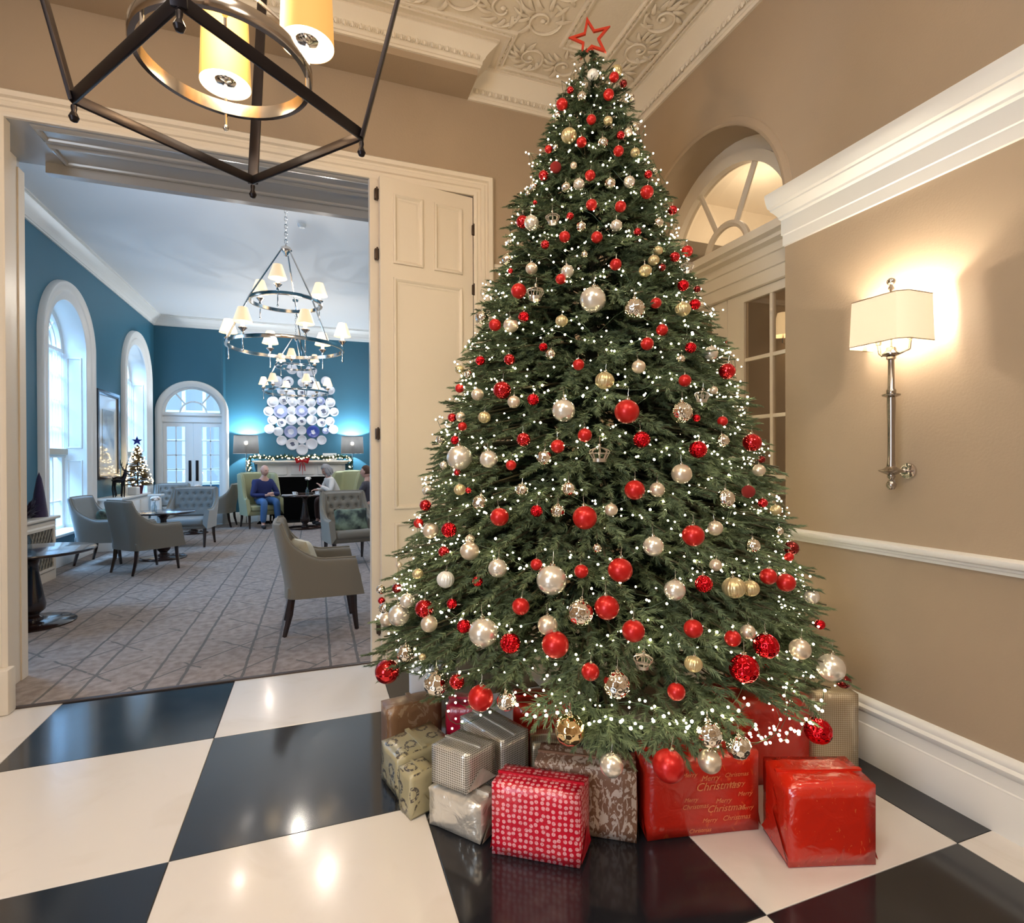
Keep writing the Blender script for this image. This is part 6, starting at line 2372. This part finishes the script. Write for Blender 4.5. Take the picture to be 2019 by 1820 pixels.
gift('gift_box', 'narrow upright cream wreath print present at the left front', [(0.316, 2.262), (0.350, 2.166), (0.455, 2.205), (0.425, 2.300)], 0.002, 0.178, M_WREATH, soft=0.006)
gift('gift_box', 'longer cream wreath print present behind the narrow upright one', [(0.272, 2.505), (0.322, 2.318), (0.570, 2.420), (0.520, 2.605)], 0.002, 0.172, M_WREATH, soft=0.010)
gift('gift_box', 'brown kraft paper present at the far left of the pile', [(0.298, 2.74), (0.318, 2.625), (0.590, 2.670), (0.566, 2.79)], 0.002, 0.252, M_KRAFT)
gift('gift_box', 'crimson present behind the cream wreath print one', [(0.575, 2.52), (0.715, 2.45), (0.775, 2.60), (0.64, 2.66)], 0.002, 0.275, M_DEEP, soft=0.015)
gift('gift_box', 'tall silver patterned box leaning behind the diamond weave one', [(0.60, 2.345), (0.705, 2.075), (0.845, 2.13), (0.74, 2.40)], 0.002, 0.300, M_WEAVE, soft=0.004)
gift('gift_box', 'brown diamond paper present tucked behind the leaf print one', [(0.862, 2.150), (0.985, 2.120), (1.03, 2.235), (0.905, 2.265)], 0.002, 0.225, M_WEAVE2)
gift('gift_box', 'red present in the middle row behind the brown leaf print', [(0.855, 2.340), (1.110, 2.255), (1.17, 2.43), (0.915, 2.51)], 0.002, 0.310, M_RED2)
gift('gift_box', 'wide dark red present at the back right under the tree', [(1.69, 1.895), (2.075, 1.815), (2.14, 2.06), (1.75, 2.14)], 0.002, 0.380, M_RED2)
g14 = gift('gift_box', 'champagne diamond paper present at the right by the baseboard', [(2.10, 1.835), (2.29, 1.745), (2.36, 1.93), (2.17, 2.01)], 0.002, 0.385, M_WEAVE2, soft=0.006)
gift('gift_box', 'red present lying at the right behind the champagne one', [(2.05, 2.22), (2.30, 2.12), (2.36, 2.32), (2.11, 2.40)], 0.002, 0.40, M_RED)
gift('gift_box', 'white parcel at the left edge under the lowest branches', [(0.48, 3.02), (0.60, 2.90), (0.70, 3.00), (0.58, 3.12)], 0.002, 0.30, mat('white_parcel_paper', (0.75, 0.73, 0.72), 0.4), soft=0.014)

# greeting lettering on the large red present
GOLDP = mat('gold_print', (0.80, 0.30, 0.12), 0.4, metal=0.3)
a, b_ = Vector((1.170, 1.740, 0)), Vector((1.618, 1.645, 0))
d = (b_ - a).normalized()
nrm_ = Vector((d.y, -d.x, 0))
if nrm_.y > 0:
    nrm_ = -nrm_
lm = MB()
dg = bpy.context.evaluated_depsgraph_get()
k = 0
rl = random.Random(4)
for (txt, u_, v_, s_) in (('Merry', 0.47, 0.215, 0.030), ('Christmas', 0.42, 0.178, 0.044), ('Merry', 0.60, 0.125, 0.026), ('Christmas', 0.52, 0.092, 0.038), ('Merry', 0.32, 0.140, 0.022), ('Christmas', 0.30, 0.112, 0.026), ('Merry', 0.80, 0.145, 0.024), ('Merry', 0.48, 0.055, 0.024), ('Christmas', 0.66, 0.055, 0.028), ('Merry', 0.30, 0.235, 0.024), ('Christmas', 0.68, 0.222, 0.024), ('Christmas', 0.36, 0.020, 0.022), ('Merry', 0.82, 0.09, 0.022), ('Christmas', 0.08, 0.250, 0.022), ('Merry', 0.72, 0.185, 0.026)):
    cu = bpy.data.curves.new('lettering', 'FONT')
    cu.body = txt
    cu.size = s_
    cu.shear = 0.35
    cu.resolution_u = 2
    ob = bpy.data.objects.new('lettering_tmp', cu)
    me = bpy.data.meshes.new_from_object(ob)
    org = a + d * (u_ * 0.455) + nrm_ * 0.0075 + Vector((0, 0, v_))
    vs = [org + d * v.co.x + Vector((0, 0, v.co.y)) for v in me.vertices]
    lm.add(vs, [tuple(p_.vertices) for p_ in me.polygons], 0, False)
    bpy.data.objects.remove(ob)
    bpy.data.meshes.remove(me)
lo = lm.build('greeting_lettering', GOLDP, g3, fix=False)
lo.location = -Vector(g3.location)
lo['kind'] = 'stuff'
# ------------------------------------------------------------------ seated guests
SKIN = mat('skin', (0.62, 0.36, 0.28), 0.5)


def skin_mesh(chains, sub=2, extra=None):
    """chains: list of [(pos, radius)...]; the first starts at the root, later ones may begin with an index pair ('j', vertex number)"""
    vs, es, rs = [], [], []
    names = {}
    for ch in chains:
        prev = None
        for item in ch:
            if isinstance(item, str):
                prev = names[item]
                continue
            nm = item[2] if len(item) > 2 else None
            vs.append(item[0])
            rs.append(item[1])
            idx = len(vs) - 1
            if nm:
                names[nm] = idx
            if prev is not None:
                es.append((prev, idx))
            prev = idx
    me = bpy.data.meshes.new('tmp')
    me.from_pydata([tuple(v) for v in vs], es, [])
    ob = bpy.data.objects.new('tmp', me)
    COL.objects.link(ob)
    md = ob.modifiers.new('s', 'SKIN')
    md.use_smooth_shade = True
    sv = me.skin_vertices[0].data
    for i, r_ in enumerate(rs):
        rr_ = r_ if isinstance(r_, tuple) else (r_, r_)
        sv[i].radius = rr_
        sv[i].use_root = (i == 0)
    s2 = ob.modifiers.new('u', 'SUBSURF')
    s2.levels = sub
    s2.render_levels = sub
    dg = bpy.context.evaluated_depsgraph_get()
    dg.update()
    out = bpy.data.meshes.new_from_object(ob.evaluated_get(dg))
    bpy.data.objects.remove(ob)
    v2 = [v.co.copy() for v in out.vertices]
    f2 = [tuple(p_.vertices) for p_ in out.polygons]
    bpy.data.meshes.remove(out)
    return v2, f2


def head(b, c, yaw, pitch, s=1.0):
    """head with brow, nose, mouth, ears appended to the body mesh; faces local +x rotated by yaw"""
    M0 = Matrix.Translation(c) @ Matrix.Rotation(yaw, 4, 'Z') @ Matrix.Rotation(pitch, 4, 'Y')
    n, m = 28, 22
    vs = []
    for i in range(m + 1):
        th = PI * i / m
        for j in range(n):
            a = 2 * PI * j / n
            x, y, z_ = math.sin(th) * math.cos(a), math.sin(th) * math.sin(a), -math.cos(th)
            X = x * 0.095
            Y = y * (0.074 if z_ > -0.2 else 0.074 - 0.022 * (-z_ - 0.2))
            Z = z_ * 0.118
            if x > 0.25 and z_ < 0:
                X += 0.010 * (-z_)
            if x < 0 and z_ < -0.3:
                X *= 1 - 0.35 * (-z_ - 0.3)
            f = x - 0.7
            if f > 0:
                X += 0.030 * math.exp(-((y) ** 2) / 0.012) * math.exp(-((z_ + 0.12) ** 2) / 0.035)
                X += 0.008 * math.exp(-((z_ - 0.22) ** 2) / 0.01)
                X -= 0.010 * (math.exp(-((abs(y) - 0.36) ** 2) / 0.02) * math.exp(-((z_ - 0.05) ** 2) / 0.012))
                X += 0.006 * math.exp(-(y ** 2) / 0.04) * math.exp(-((z_ + 0.46) ** 2) / 0.006)
                X += 0.007 * math.exp(-(y ** 2) / 0.06) * math.exp(-((z_ + 0.80) ** 2) / 0.02)
            vs.append(M0 @ (Vector((X, Y, Z)) * s))
    b.add(vs, [(i * n + j, i * n + (j + 1) % n, (i + 1) * n + (j + 1) % n, (i + 1) * n + j) for i in range(m) for j in range(n)], 0, True)
    for sy in (-1, 1):
        b.sphere(M0 @ (Vector((-0.005, sy * 0.077, -0.005)) * s), 0.03 * s, 8, 6, (0.6, 0.35, 1.0), mat=Matrix.Rotation(yaw, 4, 'Z'))
    return M0


def hand(chains, wrist, d, up_, side, s=1.0):
    """append palm and five finger chains; d forward, side thumb side"""
    d, up_, side = d.normalized(), up_.normalized(), side.normalized()
    k = 'w%d' % len(chains)
    palm = wrist + d * 0.05 * s
    chains[-1].append((tuple(palm), (0.030 * s, 0.018 * s), k))
    for q in range(4):
        off = side * (0.027 - q * 0.018) * s
        L_ = (0.072, 0.080, 0.074, 0.058)[q] * s
        b0 = palm + d * 0.035 * s + off
        b1 = b0 + d * L_ * 0.5 - up_ * 0.010
        b2 = b1 + d * L_ * 0.3 - up_ * 0.022
        chains.append([k, (tuple(b0), 0.010 * s), (tuple(b1), 0.009 * s), (tuple(b2), 0.007 * s)])
    t0 = wrist + d * 0.02 * s + side * 0.030 * s
    chains.append([k, (tuple(t0 + d * 0.02 * s), 0.012 * s), (tuple(t0 + d * 0.05 * s + side * 0.010 * s - up_ * 0.01), 0.009 * s)])


EYE = mat('dark_eyes', (0.02, 0.015, 0.012), 0.3)


def person(label, loc, rz, shirt, trousers, shoes, hair, hairstyle, arms, lean=0.08, head_yaw=0.0, head_pitch=0.1, legs=None, seat=0.50, extra=None):
    """seated figure facing local +x"""
    t = thing('person', label, 'person', loc, rz)
    V = Vector
    hip = V((0.0, 0, seat + 0.07))
    chest = hip + V((lean * 0.8, 0, 0.36))
    neck = hip + V((lean, 0, 0.50))
    hd = neck + V((0.035, 0, 0.155))
    legs = legs or [((0.42, 0.13, seat + 0.06), (0.44, 0.15, 0.09), (0.54, 0.16, 0.05)), ((0.42, -0.13, seat + 0.06), (0.40, -0.15, 0.09), (0.50, -0.16, 0.05))]
    # body (one mesh)
    ch = [[(tuple(hip), (0.15, 0.11), 'hip'), (tuple(hip + V((lean * 0.3, 0, 0.15))), (0.145, 0.105)), (tuple(chest), (0.165, 0.11), 'chest'), (tuple(neck), (0.06, 0.06), 'neck'), (tuple(neck + V((0.012, 0, 0.08))), 0.052)]]
    for si, sy in enumerate((1, -1)):
        kn, an, toe = [V(p_) for p_ in legs[si]]
        ch.append(['hip', (tuple(hip + V((0.06, sy * 0.10, -0.01))), 0.088), (tuple((hip + kn) / 2 + V((0, sy * 0.05, 0.01))), 0.080), (tuple(kn), 0.060), (tuple((kn + an) / 2), 0.056), (tuple(an), 0.036), (tuple((an + toe) / 2 + V((0, 0, -0.02))), 0.038), (tuple(toe), 0.030)])
        el, wr, fd = [V(p_) for p_ in arms[si]]
        sh = chest + V((0.0, sy * 0.150, 0.050))
        ch.append(['chest', (tuple(sh), 0.058), (tuple((sh + el) / 2), 0.050), (tuple(el), 0.042), (tuple((el + wr) / 2), 0.038), (tuple(wr), 0.026)])
        hand(ch, wr, fd, V((0, 0, 1)), V((0, -sy, 0.2)))
    v2, f2 = skin_mesh(ch)
    b = MB()
    b.add(v2, f2, 0, True)
    MH = head(b, hd, head_yaw, head_pitch)
    body = b.build('body', SKIN, t, sharp=80)
    e = MB()
    for sy in (-1, 1):
        e.sphere(MH @ V((0.083, sy * 0.028, 0.008)), 0.010, 8, 6)
    e.build('eyes', EYE, body)
    # jumper / coat
    ch = [[(tuple(hip + V((0, 0, -0.02))), (0.175, 0.135), 'a'), (tuple(hip + V((lean * 0.3, 0, 0.15))), (0.168, 0.13)), (tuple(chest), (0.185, 0.13), 'c'), (tuple(neck + V((0, 0, -0.015))), (0.085, 0.082))]]
    for si, sy in enumerate((1, -1)):
        el, wr, fd = [V(p_) for p_ in arms[si]]
        sh = chest + V((0.0, sy * 0.155, 0.048))
        ch.append(['c', (tuple(sh), 0.074), (tuple((sh + el) / 2), 0.066), (tuple(el), 0.056), (tuple((el + wr) / 2), 0.050), (tuple(wr - (wr - el).normalized() * 0.01), 0.040)])
    v2, f2 = skin_mesh(ch)
    b = MB()
    b.add(v2, f2, 0, True)
    b.build('jumper', shirt, t, sharp=80)
    # trousers
    ch = [[(tuple(hip + V((-0.02, 0, 0.0))), (0.17, 0.125), 'h'), (tuple(hip + V((0.0, 0, 0.06))), (0.165, 0.12))]]
    for si, sy in enumerate((1, -1)):
        kn, an, toe = [V(p_) for p_ in legs[si]]
        ch.append(['h', (tuple(hip + V((0.07, sy * 0.10, -0.01))), 0.104), (tuple((hip + kn) / 2 + V((0, sy * 0.05, 0.01))), 0.094), (tuple(kn), 0.076), (tuple((kn + an) / 2), 0.070), (tuple(an + (kn - an).normalized() * 0.03), 0.058)])
    v2, f2 = skin_mesh(ch)
    b = MB()
    b.add(v2, f2, 0, True)
    b.build('trousers', trousers, t, sharp=80)
    for si in (0, 1):
        kn, an, toe = [V(p_) for p_ in legs[si]]
        v2, f2 = skin_mesh([[(tuple(an + V((-0.02, 0, -0.015))), 0.046), (tuple((an + toe) / 2 + V((0, 0, -0.025))), 0.045), (tuple(toe + V((0.03, 0, -0.008))), 0.038)]])
        b = MB()
        b.add([V((q.x, q.y, max(0.002, q.z))) for q in v2], f2, 0, True)
        b.build('shoe', shoes, t, sharp=80)
    # hair
    b = MB()
    n, m = 24, 14
    vs = []
    for i in range(m + 1):
        th = PI * i / m
        for j in range(n):
            a = 2 * PI * j / n
            x, y, z_ = math.sin(th) * math.cos(a), math.sin(th) * math.sin(a), -math.cos(th)
            low = {'bald': -0.1, 'short': -0.35, 'bob': -1.0}[hairstyle]
            hairline = 0.62 if hairstyle != 'bald' else 0.2
            k_ = 1.0
            zz = z_
            if x > 0.25:
                zz = max(z_, 0.50 if hairstyle != 'bald' else -0.2)
                if z_ < 0.5:
                    k_ = 0.86
            elif z_ < low:
                zz, k_ = low, 0.88
            gx = 1.07 + (0.14 if hairstyle == 'bob' else 0.0)
            if hairstyle == 'bald':
                # fringe of hair round the sides only
                zz = min(zz, 0.25) if x < 0.3 else min(zz, 0.0)
                k_ = 1.0 if (x < 0.1 and -0.45 < z_ < 0.3) else 0.80
                zz = max(zz, -0.45)
                gx = 1.05
            vs.append(MH @ V((x * 0.095 * gx * k_ - 0.006, y * 0.078 * gx * k_, zz * 0.118 * (gx + 0.01) * (1 if hairstyle != 'bald' else 0.9))))
    b.add(vs, [(i * n + j, i * n + (j + 1) % n, (i + 1) * n + (j + 1) % n, (i + 1) * n + j) for i in range(m) for j in range(n)], 0, True)
    if hairstyle == 'bob':
        for q in range(26):
            a = rr.uniform(0.9, 2 * PI - 0.9)
            p0 = MH @ V((0.09 * math.cos(a), 0.08 * math.sin(a), 0.05))
            p1 = MH @ V((0.115 * math.cos(a), 0.10 * math.sin(a), -0.05))
            p2 = MH @ V((0.10 * math.cos(a), 0.095 * math.sin(a), -0.13))
            b.tube([p0, p1, p2], [0.012, 0.020, 0.008], 6)
    b.build('hair', hair, t, sharp=80)
    return t


NAVY = mat('navy_jumper', (0.012, 0.020, 0.10), 0.85)
JEANS = mat('blue_denim', (0.05, 0.13, 0.30), 0.85, bump=0.2, bscale=300)
BLACKC = mat('black_cloth', (0.015, 0.014, 0.018), 0.8)
CREAMC = mat('cream_cardigan', (0.68, 0.64, 0.60), 0.85)
DKBROWN = mat('dark_brown_trousers', (0.06, 0.03, 0.025), 0.85)
GREYH = mat('grey_hair', (0.32, 0.31, 0.32), 0.8)
SANDH = mat('thin_grey_hair', (0.42, 0.34, 0.28), 0.8)
BRH = mat('brown_hair', (0.09, 0.04, 0.022), 0.8)
CHARC = mat('charcoal_gilet', (0.05, 0.045, 0.055), 0.8)
V = Vector
person('man in a navy jumper and blue jeans sitting in the left wing chair, hands together', (-1.09, 12.86, 0), -PI / 2 + 0.46, NAVY, JEANS, BLACKC, SANDH, 'bald',
       [((0.16, 0.27, 0.70), (0.34, 0.07, 0.74), V((0.6, -0.8, 0.1))), ((0.14, -0.27, 0.70), (0.33, -0.05, 0.70), V((0.6, 0.8, 0.1)))], head_yaw=0.25, head_pitch=0.12)
person('grey haired woman in a cream cardigan bending over the table before the fireplace', (0.46, 12.90, 0), PI + 0.35, CREAMC, DKBROWN, BLACKC, GREYH, 'bob',
       [((0.26, 0.25, 0.76), (0.40, 0.06, 0.86), V((0.4, -0.6, 0.6))), ((0.26, -0.25, 0.76), (0.44, -0.10, 0.78), V((0.8, 0.3, 0.0)))], lean=0.22, head_pitch=0.55)
person('man with short brown hair in a charcoal gilet at the right edge of the doorway', (0.98, 10.35, 0), PI - 0.5, CHARC, JEANS, BLACKC, BRH, 'short',
       [((0.18, 0.25, 0.72), (0.40, 0.12, 0.76), V((1, -0.2, 0.0))), ((0.18, -0.25, 0.72), (0.40, -0.10, 0.76), V((1, 0.2, 0)))], head_pitch=0.1)
armchair('armchair', 'taupe armchair under the man in the charcoal gilet at the doorway edge', (1.02, 10.35, 0), PI - 0.5, w=0.66, back=0.80)
